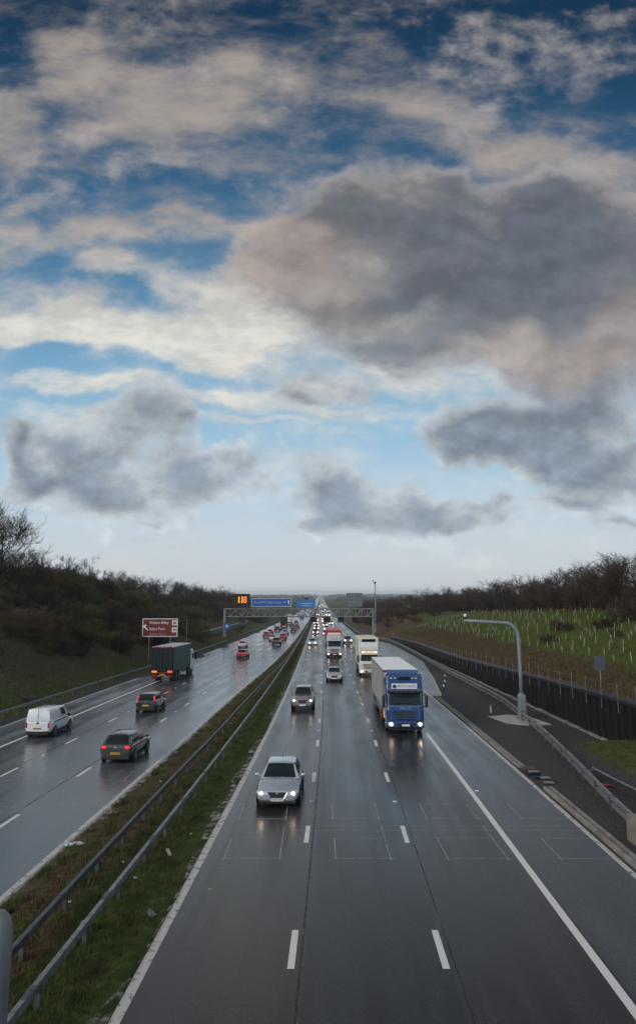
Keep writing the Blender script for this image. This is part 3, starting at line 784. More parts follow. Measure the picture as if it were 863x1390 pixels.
# far blue sign gantry
G2 = 360.0; g2 = gz(G2)
fx0, fz1 = at(402.5, 813.5, G2); fx1, fz0 = at(428, 825, G2)
fg = empty('far_gantry', (0, G2, g2)); tag(fg, 'distant gantry frame carrying a blue sign over the left carriageway', 'gantry')
b = MB(); zt = fz0-g2; b.box(((-22+-3.2)/2,0,zt),(19.5,.9,.9)); b.build('beam', M_galvd, fg)
for x in (-22,-3.1):
    b = MB(); b.box((x,0,zt/2),(.5,.6,zt)); b.build('leg', M_galvd, fg)
fs = empty('distant_sign', ((fx0+fx1)/2, G2-.7, fz0)); tag(fs, 'distant pale blue direction sign above the left carriageway beyond the first gantry', 'road sign')
b = MB(); b.box((0,0,(fz1-fz0)/2),(fx1-fx0,.12,fz1-fz0)); b.build('panel', mat('far_blue', (.03,.15,.40), rough=.4), fs)
b = MB(); b.box((.3,-.07,(fz1-fz0)*.5),((fx1-fx0)*.6,.02,.35)); b.box((.3,-.07,(fz1-fz0)*.25),((fx1-fx0)*.45,.02,.3)); b.build('lettering', mat('sign_pale2', (.35,.45,.55)), fs)
b = MB(); b.box((0,0,(fz1-fz0)+.35),(1.6,.5,.8)); b.build('camera_box', M_vms, fs)

# brown tourist sign
TY = 108.0
tx0, tz1 = at(194, 839.5, TY); tx1, tz0 = at(241, 864.5, TY)
ts = empty('tourist_sign', ((tx0+tx1)/2, TY, th((tx0+tx1)/2, TY))); tag(ts, 'brown tourist attraction sign with white border above the green lorry', 'road sign')
tw, t_h = tx1-tx0, tz1-tz0; tb = tz0-ts.location.z
b = MB(); b.box((0,0,tb+t_h/2),(tw,.08,t_h), bev=.02); b.build('panel', M_brown, ts)
b = MB()
for dz in (-1,1): b.box((0,-.045,tb+t_h/2+dz*(t_h/2-.06)),(tw-.02,.014,.1))
for dx in (-1,1): b.box((dx*(tw/2-.06),-.045,tb+t_h/2),(.1,.014,t_h-.2))
b.build('border', M_signwhite, ts)
for txt, fz, w in (('Woburn Abbey',.77,2.95),('Safari Park',.43,2.4),('Aspley Guise',.14,2.6)):
    text_mesh(txt, .62, 'lettering', M_signwhite if fz > .3 else mat('faded_lettering', (.4,.3,.28)), ts, (-tw*.5+1.05, -.046, tb+t_h*fz), (PI/2,0,0), align='LEFT', width=w)
b = MB(); b.box((.05,-.047,-.05),(.9,.014,.17)); ar = b.build('arrow', M_signwhite, ts); ar.location = (-tw*.5+.55,0,tb+t_h*.5); ar.rotation_euler = (0, PI/4, 0)
b = MB(); b.add([(-tw*.5+.18,-.053,tb+t_h*.5+.42),(-tw*.5+.72,-.053,tb+t_h*.5+.42),(-tw*.5+.18,-.053,tb+t_h*.5-.12)],[(0,1,2)]); b.build('arrow_head', M_signwhite, ts)
for z in (.76,.38):
    b = MB(); b.box((tw*.5-.5,-.047,tb+t_h*z),(.72,.014,.72)); ic = b.build('symbol_tile', M_signwhite, ts)
    b = MB()
    if z > .5:
        b.box((tw*.5-.5,-.058,tb+t_h*z-.05),(.44,.01,.2)); b.add([(tw*.5-.74,-.06,tb+t_h*z+.05),(tw*.5-.26,-.06,tb+t_h*z+.05),(tw*.5-.5,-.06,tb+t_h*z+.28)],[(0,1,2)]); b.box((tw*.5-.62,-.058,tb+t_h*z-.22),(.08,.01,.15)); b.box((tw*.5-.38,-.058,tb+t_h*z-.22),(.08,.01,.15))
    else:
        b.ellipsoid((tw*.5-.48,-.056,tb+t_h*z+.04),(.22,.006,.14)); b.box((tw*.5-.62,-.058,tb+t_h*z-.16),(.07,.01,.2)); b.box((tw*.5-.36,-.058,tb+t_h*z-.16),(.07,.01,.2)); b.box((tw*.5-.2,-.058,tb+t_h*z-.02),(.08,.01,.3))
    b.build('symbol', mat('sign_symbol', (.16,.06,.05)), ic)
for x in (-tw*.3, tw*.3):
    b = MB(); b.tube([(x,.1,-.4),(x,.1,tb+t_h*.9)], .08, 8); b.build('post', M_galv, ts)
# thin grey pole behind lorry
b = MB(); b.tube([(0,0,-.3),(0,0,7.2)], [.10,.07], 8); lp = b.build('grey_pole', M_galv)
X_, z_ = at(254, 840, 135); lp.location = (X_, 135, z_-7.2); tag(lp, 'plain thin grey pole standing behind the green lorry', 'pole')
b = MB(); b.box((0,0,6.9),(.22,.22,.3)); b.build('top_box', M_galvd, lp)
# concrete wall on the left beyond the lorry
cw = empty('concrete_wall', (-31, 183, gz(183))); tag(cw, 'low grey panel wall with pale coping on the left bank before the gantry', 'wall')
def cwx(Y): return -31+.0*(Y-183)
b = MB(); c2 = MB(); ys = [183+i*6 for i in range(22)]
for i in range(len(ys)-1):
    y0, y1 = ys[i], ys[i+1]
    z0, z1 = gz(y0), gz(y1)
    yy = (y0+y1)/2; zz = gz(yy)
    b.box((cwx(yy)+31, yy-183, (zz+.95)-gz(183)), (.2, y1-y0-.04, 1.5))
    c2.box((cwx(yy)+31, yy-183, (zz+1.76)-gz(183)), (.3, y1-y0-.02, .12))
b.build('panels', mat('wall_grey', (.12,.13,.135), rough=.7, var=.2), cw); c2.build('coping', mat('coping_pale', (.5,.5,.48), rough=.6), cw)
# dark drainage headwall at lower left of bank
hw = empty('drain_headwall', (-27.0, 64.5, gz(64.5))); tag(hw, 'dark timber and stone drain headwall with sloping handrail at the left foot of the bank', 'headwall')
b = MB(); b.box((-2.1,.6,.45),(2.6,.5,1.3), rz=.25, bev=.05); b.box((1.2,-.6,.25),(1.9,.7,.75), rz=.3, bev=.15); b.build('wall', mat('dark_stone', (.02,.02,.02), rough=.8, var=.4), hw)
b = MB(); b.tube([(-4.2,1.0,2.2),(-2.2,.3,1.45),(-.3,-.3,.75)], .05, 6); b.tube([(-4.2,1.0,1.6),(-2.2,.3,.95),(-.3,-.3,.35)], .035, 6)
for x, y, z in ((-4.2,1.0,2.2),(-2.2,.3,1.45),(-.3,-.3,.75)): b.tube([(x,y,-.2),(x,y,z)], .045, 6)
b.build('handrail', mat('old_timber', (.10,.075,.05), rough=.8), hw)
# near parapet post at lower left, standing on the overbridge edge
px_, pz_ = at(4, 1249, 1.35)
pp = MB(); pp.lathe([(-1.02,.030),(-.02,.030),(0,.026),(.012,.016),(.016,.004)], (0,0,0), 'z', 20)
po = pp.build('parapet_post', mat('parapet_grey', (.17,.18,.185), rough=.5, metal=.2, var=.3, vscale=9), smooth=True); po.location = (px_-.012, 1.35, pz_); tag(po, 'round topped grey bridge parapet post at the lower left corner in the foreground', 'parapet post')
b = MB(); b.lathe([(-1.06,.09),(-1.02,.09)], (0,0,0), 'z', 12); b.build('base_plate', M_galv, po)
b = MB(); b.box((0,-.6,pz_-1.06-.30),(60,2.6,.6)); tag(b.build('bridge_deck', M_concd), kind='structure')

# far warehouse and buildings
def warehouse(X, Y, w, d, h, label, m):
    o = empty('warehouse', (X, Y, far_z(X, Y)-.5)); tag(o, label, 'warehouse', 'distant warehouses beyond the right tree line')
    b = MB(); b.box((0,0,h/2),(w,d,h)); b.build('wall', m, o)
    b = MB(); b.add([(-w/2-.5,-d/2-.5,h),(w/2+.5,-d/2-.5,h),(w/2+.5,d/2+.5,h),(-w/2-.5,d/2+.5,h),(-w/2-.5,0,h+2.5),(w/2+.5,0,h+2.5)],[(0,1,5,4),(2,3,4,5),(0,4,3),(1,2,5),(3,2,1,0)]); b.build('roof', mat('shed_roof', (.42,.45,.48), rough=.5), o)
    b = MB()
    for k in range(4): b.box((-w*.36+k*w*.24,-d/2-.05,2.4),(w*.12,.1,4.4))
    b.build('door', mat('shed_door', (.16,.2,.26)), o)
X_, z_ = at(609, 819, 900); warehouse(X_+8, 900, 46, 25, 9, 'long pale distant warehouse showing between two tree clumps on the right', mat('shed_white', (.6,.62,.64), rough=.5))
X_, z_ = at(597, 814, 1300); warehouse(X_, 1300, 60, 30, 10, 'smaller bluish distant warehouse left of the pale one near the horizon', mat('shed_blue', (.28,.34,.42), rough=.5))
X_, z_ = at(590, 816, 1000); warehouse(X_, 1000, 30, 20, 7, 'low grey distant warehouse half behind the right hand trees', mat('shed_grey', (.35,.36,.37), rough=.5))
# ------------------------------------------------------------------ vehicles (local frame: front towards -Y, ground z = 0)
def loft_body(secs):
    """secs: list of (y, zbot, zsill, zmid, ztop, wsill, wmid, wtop, crown) -> ring loft, mirrored"""
    b = MB(); n = None
    for (y, zb, zs, zm, zt, ws, wm, wt, cr) in secs:
        half = [(0,zb),(ws*.75,zb),(ws,zs),(wm,zm),(wm*.985,lerp(zm,zt,.6)),(wt,zt),(wt*.5,zt+cr*.8),(0,zt+cr)]
        ring = half+[(-x,z) for x,z in reversed(half[1:-1])]
        n = len(ring)
        for x, z in ring: b.v.append((x, y, z))
    for j in range(len(secs)-1):
        for k in range(n):
            k2 = (k+1)%n; b.f.append((j*n+k, j*n+k2, (j+1)*n+k2, (j+1)*n+k)); b.mi.append(0)
    b.f.append(tuple(range(n))); b.mi.append(0)
    e = (len(secs)-1)*n; b.f.append(tuple(e+k for k in reversed(range(n)))); b.mi.append(0)
    return b
def patch(b, A, B, C, D, nu=4, nv=3, bulge=0, u0=0, u1=1, v0=0, v1=1, off=0, bdir=None):
    """A bottom-left, B bottom-right, C top-right, D top-left; bilinear grid with outward bulge"""
    A, B, C, D = map(Vector, (A, B, C, D))
    nrm = ((B-A).cross(D-A)).normalized()
    if bdir is not None and nrm.dot(Vector(bdir)) < 0: nrm = -nrm
    base = len(b.v)
    for j in range(nv+1):
        v = lerp(v0, v1, j/nv)
        for i in range(nu+1):
            u = lerp(u0, u1, i/nu)
            p = (A*(1-u)+B*u)*(1-v)+(D*(1-u)+C*u)*v
            p = p+nrm*(bulge*(1-(2*u-1)**2)*(1-(2*v-1)**2)**.7+off)
            b.v.append(tuple(p))
    for j in range(nv):
        for i in range(nu):
            q = base+j*(nu+1)+i; b.f.append((q, q+1, q+nu+2, q+nu+1)); b.mi.append(0)

CARS = {
 # L, W, H, belt, hood-front z, hood-rear z, tail z, windscreen base/top y, rear top/base y (from front=0), roof half width, wheel r, wheelbase front/rear y
 'saloon': dict(L=4.8,W=1.86,H=1.49,belt=.98,hf=.74,hr=.97,tail=1.03,wb=1.22,wt=2.08,rt=3.5,rb=4.35,rw=.625,bw=.845,wr=.335,w1=.95,w2=3.72,cl=.2),
 'hatch':  dict(L=4.2,W=1.78,H=1.48,belt=.98,hf=.74,hr=.96,tail=1.0,wb=1.08,wt=1.92,rt=3.5,rb=4.04,rw=.615,bw=.815,wr=.32,w1=.85,w2=3.42,cl=.2),
 'tall':   dict(L=3.75,W=1.68,H=1.53,belt=1.0,hf=.78,hr=1.0,tail=1.0,wb=1.0,wt=1.6,rt=3.35,rb=3.68,rw=.60,bw=.75,wr=.30,w1=.75,w2=3.1,cl=.2),
 'suv':    dict(L=4.6,W=1.88,H=1.74,belt=1.12,hf=.92,hr=1.12,tail=1.12,wb=1.35,wt=2.0,rt=3.95,rb=4.5,rw=.64,bw=.83,wr=.37,w1=.9,w2=3.65,cl=.26),
 'van':    dict(L=4.35,W=1.70,H=1.82,belt=1.08,hf=.82,hr=1.05,tail=1.08,wb=1.05,wt=1.75,rt=4.2,rb=4.32,rw=.68,bw=.78,wr=.31,w1=.8,w2=3.45,cl=.2),
}
def wheel(root, x, y, r, w=.2, hub=None, detail=True):
    o = MB(); s = 1 if x > 0 else -1
    o.lathe([(-w/2,r*.80),(-w/2,r*.93),(-w*.36,r),(w*.36,r),(w/2,r*.93),(w/2,r*.80)], (0,0,0), 'x', 20 if detail else 12)
    t = o.build('wheel', M_tyre, root, smooth=False); t.location = (x, y, r)
    if detail:
        h = MB(); h.lathe([(s*w*.30,r*.70),(s*w*.50,r*.66),(s*(w*.50+.012),r*.58),(s*w*.44,r*.50),(s*w*.44,.09),(s*w*.56,.07)], (0,0,0), 'x', 20)
        h.build('rim', hub or M_rim, t)
        k = MB()
        for a in range(5):
            t_ = 2*PI*a/5; k.add([(s*(w*.5+.016), math.cos(t_+.35)*r*.22, math.sin(t_+.35)*r*.22),(s*(w*.5+.016), math.cos(t_+.85)*r*.22, math.sin(t_+.85)*r*.22),(s*(w*.5+.014), math.cos(t_+.75)*r*.55, math.sin(t_+.75)*r*.55),(s*(w*.5+.014), math.cos(t_+.45)*r*.55, math.sin(t_+.45)*r*.55)], [(0,1,2,3)])
        k.build('spoke_gaps', M_black, t, fix=False)
    return t
def place(root, X, Ynear, L, away, f):
    Yc = Ynear+L/2; d = 1.0
    hd = math.atan2(f(Yc+d)-f(Yc-d), 2*d)          # road heading, + to the right
    sl = (gz(Yc+2)-gz(Yc-2))/4
    root.location = (X+(f(Yc)-f(Ynear)), Yc, gz(Yc)+.004)
    if away: root.rotation_euler = (-math.atan(sl), 0, PI-hd)
    else: root.rotation_euler = (math.atan(sl), 0, -hd)
def car(kind, X, Ynear, col, label, away=False, near=True, metal=.0, lit=True, name=None, group=None, plate=None, cat='car', plate_txt=None, es=None, rails=False, two_tone=None, tail_lit=False, grille_bar=False):
    c = CARS[kind]; L, W = c['L'], c['W']; f = Lc if away else R
    root = empty(name or {'van':'delivery_van'}.get(kind, 'parked_car' if 0 else 'car')); tag(root, label, cat, group)
    place(root, X, Ynear, L, away, f)
    P = paint(label[:22], col, metal)
    Y = lambda y: y-L/2
    hw, cl, belt = W/2, c['cl'], c['belt']
    secs = []
    def S(y, zb, zt, k, cr=.03, wt=.84): secs.append((Y(y), zb, zb+.16, lerp(zb, zt, .62), zt, hw*k*.95, hw*k, hw*k*wt, cr))
    S(0.0, cl+.08, c['hf']-.13, .86, .01, .86); S(.05, cl+.02, c['hf']-.04, .93, .015, .84); S(.30, cl, c['hf'], .985, .03)
    S(.8, cl, lerp(c['hf'], c['hr'], .55), .99, .04); S(c['wb']-.05, cl, c['hr'], 1.0, .03); S(c['wb']+.6, cl, belt, 1, .02, .88)
    S(L*.5, cl, belt+.01, 1, .02, .88); S(L*.75, cl, belt+.02, 1, .02, .88)
    if kind == 'saloon': S(c['rb']-.1, cl, c['tail'], .99, .03); S(L-.12, cl+.05, c['tail']-.0, .96, .02); S(L-.0, cl+.12, c['tail']-.14, .88, .01)
    else: S(L-.30, cl, belt+.02, .99, .02, .88); S(L-.07, cl+.04, belt+.0, .97, .01, .88); S(L-.0, cl+.10, belt-.10, .93, .01, .9)
    loft_body(secs).build('body', P, root, smooth=True, subsurf=2 if near else 1)
    # cabin
    zb, H, bw, rw = belt-.03, c['H'], c['bw'], c['rw']
    y1, y2, y3, y4 = Y(c['wb']), Y(c['wt']), Y(c['rt']), Y(c['rb'])
    zf, zr = H-.05, H-(.06 if kind != 'van' else .02)
    bl = {1:(-bw,y1,zb),2:(bw,y1,zb),3:(bw,y4,zb),4:(-bw,y4,zb)}
    tl = {1:(-rw,y2,zf),2:(rw,y2,zf),3:(rw,y3,zr),4:(-rw,y3,zr)}
    bul = .07
    sh = MB()
    patch(sh, bl[1], bl[2], tl[2], tl[1], 6, 4, bul, bdir=(0,-1,.3))
    patch(sh, bl[3], bl[4], tl[4], tl[3], 6, 4, bul*.6, bdir=(0,1,.3))
    patch(sh, bl[2], bl[3], tl[3], tl[2], 6, 3, .03, bdir=(1,0,.2))
    patch(sh, bl[4], bl[1], tl[1], tl[4], 6, 3, .03, bdir=(-1,0,.2))
    patch(sh, tl[1], tl[2], tl[3], tl[4], 6, 6, .05, bdir=(0,0,1))
    ro = sh.build('roof', two_tone or P, root, smooth=True)
    bm = bmesh.new(); bm.from_mesh(ro.data); bmesh.ops.remove_doubles(bm, verts=bm.verts[:], dist=.004); bmesh.ops.recalc_face_normals(bm, faces=bm.faces[:]); bm.to_mesh(ro.data); bm.free()
    md = ro.modifiers.new('bevel', 'BEVEL'); md.width = .055 if kind != 'van' else .07; md.segments = 3; md.limit_method = 'ANGLE'; md.angle_limit = math.radians(28)
    def glass(nm, A, B, C, D, u0, u1, v0, v1, blg, bd, m=M_glass):
        g = MB(); patch(g, A, B, C, D, 6, 4, blg, u0, u1, v0, v1, .012, bd)
        return g.build(nm, m, root, smooth=True, fix=False)
    ws = glass('windscreen', bl[1], bl[2], tl[2], tl[1], .07,.93,.07,.92, bul, (0,-1,.3))
    if kind != 'van':
        glass('rear_window', bl[3], bl[4], tl[4], tl[3], .09,.91,.12 if kind != 'saloon' else .06,.90, bul*.6, (0,1,.3))
        for sd, (a, b_, c_, d_) in ((1,(bl[2],bl[3],tl[3],tl[2])),(-1,(bl[1],bl[4],tl[4],tl[1]))):
            glass('side_window', a, b_, c_, d_, .10,.47,.14,.90, .03, (sd,0,.2))
            glass('side_window', a, b_, c_, d_, .50,.90,.14,.90, .03, (sd,0,.2))
    else:
        for sd, (a, b_, c_, d_) in ((1,(bl[2],bl[3],tl[3],tl[2])),(-1,(bl[1],bl[4],tl[4],tl[1]))):
            glass('side_window', a, b_, c_, d_, .10,.36,.20,.86, .03, (sd,0,.2), mat('van_side_glass', (.006,.008,.009), rough=.38, spec=.2))
        d = MB(); d.box((0,Y(L)-.03,zb+.36),(.012,.03,.95)); d.box((0,Y(L)+.0,zb-.1),(.16,.03,.07)); d.build('rear_door_seam', M_dark, root)
        d = MB(); 
        for sd in (1,-1): d.box((sd*(hw-.0), .1, belt-.12), (.02,2.9,.06))
        d.build('side_strip', M_black, root)
    # lower trim
    t = MB()
    t.box((0, Y(.12), cl+.09), (W*.86,.26,.15), bev=.05); t.box((0, Y(L-.13), cl+.13), (W*.86,.25,.22 if kind != 'van' else .28), bev=.05)
    t.build('bumper', M_black if kind in ('van','suv') else (M_dark), root)
    t = MB()
    for sd in (1,-1): t.box((sd*(hw-.06), 0, cl+.03),(.1,L*.45,.12), bev=.03)
    t.box((0,0,cl+.06),(W*.8,L*.8,.12)); t.build('sill', M_black, root)
    # wheels with dark arches
    ar = MB()
    for y in (c['w1'], c['w2']):
        for sd in (1,-1):
            ar.lathe([(0,c['wr']+.065),(.0605,c['wr']+.06)], (sd*(hw-.03)-.03, Y(y), c['wr']+.02), 'x', 20 if near else 10)
    ar.build('wheel_arches', M_black, root)
    for y in (c['w1'], c['w2']):
        for sd in (1,-1): wheel(root, sd*(hw-.075), Y(y), c['wr'], .21, detail=near)
    # lamps
    hz = c['hf']-.11
    for sd in (1,-1):
        h = MB(); h.ellipsoid((sd*hw*.76, Y(.15), hz+.01), (.21,.16,.095), 12, 8)
        hl = h.build('headlight', M_lens, root, smooth=True)
        if lit and not away:
            h = MB(); h.ellipsoid((sd*hw*.73, Y(.06), hz+.0), (.10 if near else .12,.09,.07 if near else .09), 10, 6); h.build('lit_lamp', M_head if near else M_headfar, hl, smooth=True)
        h = MB()
        if kind == 'van': h.box((sd*(hw-.125), Y(L-.03), .82),(.12,.07,.34), bev=.03)
        elif kind == 'tall': h.box((sd*(hw-.17), Y(L-.13), 1.10),(.10,.12,.46), bev=.035)
        elif kind == 'suv': h.box((sd*(hw-.20), Y(L-.06), .98),(.16,.10,.24), bev=.04)
        else: h.ellipsoid((sd*(hw-.26), Y(L-.06), belt-.13),(.16,.075,.085),12,8)
        h.build('tail_light', M_taillit if (tail_lit and away) else M_tail, root, smooth=True)
    if near:
        for sd in (1,-1):
            h = MB(); h.ellipsoid((sd*(hw+.10), Y(c['wb']+.42), belt+.05),(.12,.07,.075),10,8); h.tube([(sd*(hw-.06),Y(c['wb']+.42),belt+.0),(sd*(hw+.06),Y(c['wb']+.42),belt+.02)],.03,6); h.build('door_mirror', P if kind != 'van' else M_black, root, smooth=True)
        g = MB(); g.add([(-.40,Y(.015),hz+.05),(.40,Y(.015),hz+.05),(.27,Y(-.02),hz-.20),(-.27,Y(-.02),hz-.20)],[(0,1,2,3)]); g.add([(-.40,Y(.12),hz+.05),(.40,Y(.12),hz+.05),(.27,Y(.12),hz-.20),(-.27,Y(.12),hz-.20)],[(3,2,1,0)])
        for i in range(4): g.f.append((i,(i+1)%4,4+(i+1)%4,4+i)); g.mi.append(0)
        gr = g.build('grille', M_black, root)
        s = MB(); s.tube([(-.43,Y(0.0),hz+.06),(0,Y(-.03),hz+.045),(.43,Y(0.0),hz+.06)], .022, 6)
        if grille_bar: s.tube([(-.43,Y(0.0),hz+.06),(-.29,Y(-.03),hz-.2),(.29,Y(-.03),hz-.2),(.43,Y(0.0),hz+.06)], .016, 6); s.lathe([(-.03,.05),(.0,.05)], (0,Y(-.04),hz+.03), 'y', 12)
        s.build('chrome_trim', M_chrome, gr)
        if grille_bar:
            for sd in (1,-1):
                s = MB(); s.tube([(sd*.42,Y(.02),cl+.09),(sd*.70,Y(.10),cl+.13),(sd*.80,Y(.22),cl+.2)], .018, 6); s.build('fog_lamp_trim', M_chrome, root)
        p = MB(); p.box((0, Y(-.035), cl+.19), (.52,.02,.115)); fp = p.build('number_plate', M_platew, root)
        p = MB(); p.box((0, Y(L+.0), .62 if kind in('van','suv','tall') else .55), (.52,.03,.115)); rp = p.build('number_plate', M_platey, root)
        if plate_txt:
            if away: text_mesh(plate_txt, .11, 'lettering', M_ink, rp, (0, Y(L+.017), .62 if kind in('van','suv','tall') else .55), (PI/2,0,PI), width=.45)
            else: text_mesh(plate_txt, .11, 'lettering', M_ink, fp, (0, Y(-.047), cl+.19), (PI/2,0,0), width=.45)
        w = MB()
        for sx in (-.3,.25): w.tube([(sx,Y(c['wb']-.0),zb+.06),(sx+.42,Y(c['wb']+.09),zb+.10)], .010, 4)
        w.build('wiper', M_black, root)
        s = MB(); s.lathe([(0,.012),(.17,.005)], (0, Y(c['rt']-.15), H-.03), 'z', 6); s.build('aerial', M_black, root)
        if away or True:
            s = MB(); s.lathe([(0,.055),(.02,.05)], (0, Y(L-.01), belt-.12), 'y', 12); s.build('badge', M_chrome, root)
    if rails:
        for sd in (1,-1):
            s = MB(); s.tube([(sd*rw*.97,y2+.2,H+.02),(sd*rw*.97,y3-.2,H+.02)], .02, 6); s.build('roof_rail', M_chrome, root)
    return root

# ---- near cars
car('saloon', -1.72, 31.0, (.50,.55,.60), 'silver saloon nearest the camera with headlights on in the outer oncoming lane', metal=.6, plate_txt='MX08 WXT', grille_bar=True)
car('suv', -1.28, 59.4, (.30,.265,.24), 'bronze grey off road car with bright headlights behind the silver saloon', metal=.6, rails=True)
car('saloon', 1.88, 82.0, (.55,.57,.58), 'pale silver saloon without headlights in front of the red topped lorry', metal=.5, lit=False)
car('van', -18.25, 47.1, (.72,.76,.78), 'small white panel van driving away on the left nearest lane edge', away=True, cat='van', plate_txt='KE05 VFN')
car('hatch', -11.02, 39.6, (.045,.047,.05), 'dark grey hatchback driving away closest to the camera on the left carriageway', away=True, metal=.4, tail_lit=True, plate_txt='LD07 HXW')
car('tall', -13.85, 57.9, (.010,.011,.014), 'small black tall hatchback driving away between the white van and the grey hatchback', away=True, tail_lit=True, metal=.1)
# ---- middle distance, left carriageway (driving away)
car('hatch', -12.66, 118.2, (.42,.015,.015), 'bright red hatchback driving away just behind the green lorry', away=True, near=False, tail_lit=True)
car('tall', -15.65, 146.5, (.55,.53,.52), 'white hatchback driving away ahead of the bright red hatchback', away=True, near=False, tail_lit=True)
car('suv', -9.25, 157.0, (.025,.03,.03), 'dark off road car with tail lights in the outer left carriageway lane', away=True, near=False, tail_lit=True)
car('hatch', -9.15, 184.0, (.32,.012,.012), 'dark red car driving away close ahead of the dark off road car', away=True, near=False, tail_lit=True)
car('hatch', -14.45, 197.0, (.30,.012,.012), 'red car in the inner left carriageway lane under the gantry', away=True, near=False, tail_lit=True)
car('saloon', -11.3, 176.0, (.62,.58,.58), 'pale pink silver car driving away directly ahead of the dark off road car', away=True, near=False, tail_lit=True)
car('hatch', -9.8, 211.0, (.42,.46,.47), 'silver car driving away in the middle of the far group under the blue sign', away=True, near=False)
car('suv', -13.9, 240.0, (.02,.045,.04), 'dark green tall car driving away behind the dark lorry', away=True, near=False)
car('tall', -14.55, 216.0, (.38,.05,.05), 'small red car with glowing lamps in the inner lane beneath the blue sign', away=True, near=False, tail_lit=True)
car('saloon', -8.15, 233.5, (.06,.06,.075), 'dark blue saloon driving away on the outer lane beyond the gantry', away=True, near=False)
car('saloon', -7.95, 268.0, (.16,.02,.03), 'maroon saloon driving away beyond the dark blue saloon', away=True, near=False)
car('hatch', -10.5, 285.0, (.05,.05,.055), 'black hatchback driving away left of the maroon saloon', away=True, near=False)
car('hatch', -10.2, 330.0, (.16,.12,.15), 'plum coloured hatchback far along the left carriageway middle lane', away=True, near=False)
car('suv', -9.6, 420.0, (.03,.045,.05), 'dark teal tall car farthest in its lane beyond the far blue sign', away=True, near=False)
G_ = 'distant cars driving away on the left carriageway'
for i in range(14):
    Y = 460+i*48+random.uniform(-12,12); ln = random.choice((-1.6,-5.2,-9.1))
    car(random.choice(('hatch','saloon','suv')), Lc(Y)+ln, Y, random.choice(((.5,.5,.52),(.05,.05,.06),(.25,.03,.03),(.12,.16,.22),(.6,.6,.6))), 'tiny distant car driving away far beyond the gantry on the left carriageway', away=True, near=False, group=G_)
# ---- oncoming queue
car('hatch', -1.25, 156.5, (.50,.52,.54), 'silver oncoming car with headlights in the outer lane left of the red topped lorry', near=False, metal=.4)
car('hatch', -.75, 215.5, (.34,.03,.03), 'red oncoming car with headlights in the outer lane leading the queue', near=False)
car('suv', 6.9, 163.0, (.10,.13,.16), 'dark blue oncoming car half hidden behind the red topped lorry on its right', near=False)
car('tall', 5.9, 314.0, (.45,.40,.03), 'yellow and black oncoming car alone in the inner lane beyond the gantry', near=False)
car('tall', 2.3, 205.0, (.30,.02,.02), 'oncoming red car peeping out left behind the red topped lorry', near=False)
car('saloon', -.6, 252.0, (.05,.055,.06), 'black oncoming saloon directly behind the red car leading the queue', near=False)
car('hatch', -.5, 282.0, (.10,.12,.13), 'dark grey oncoming hatchback third in the outer lane queue', near=False)
car('van', 2.9, 245.0, (.5,.52,.53), 'white oncoming van in the middle lane beyond the red topped lorry', near=False, cat='van')
car('hatch', 3.0, 292.0, (.18,.16,.24), 'violet grey oncoming hatchback in the middle lane ahead of the queue', near=False)
G_ = 'oncoming cars with headlights in the distant queue'
for i in range(27):
    Y = 320+i*27+random.uniform(-8,8)+(i*i*.3); ln = (-1.8,1.85,-1.8,1.85,5.5)[i%5]
    car(random.choice(('hatch','saloon','suv')), R(Y)+ln+random.uniform(-.2,.2), Y, random.choice(((.4,.41,.43),(.04,.04,.05),(.2,.03,.03),(.10,.12,.16),(.5,.5,.5))), 'tiny distant oncoming car with headlights lit in the queue far beyond the gantry', near=False, group=G_)

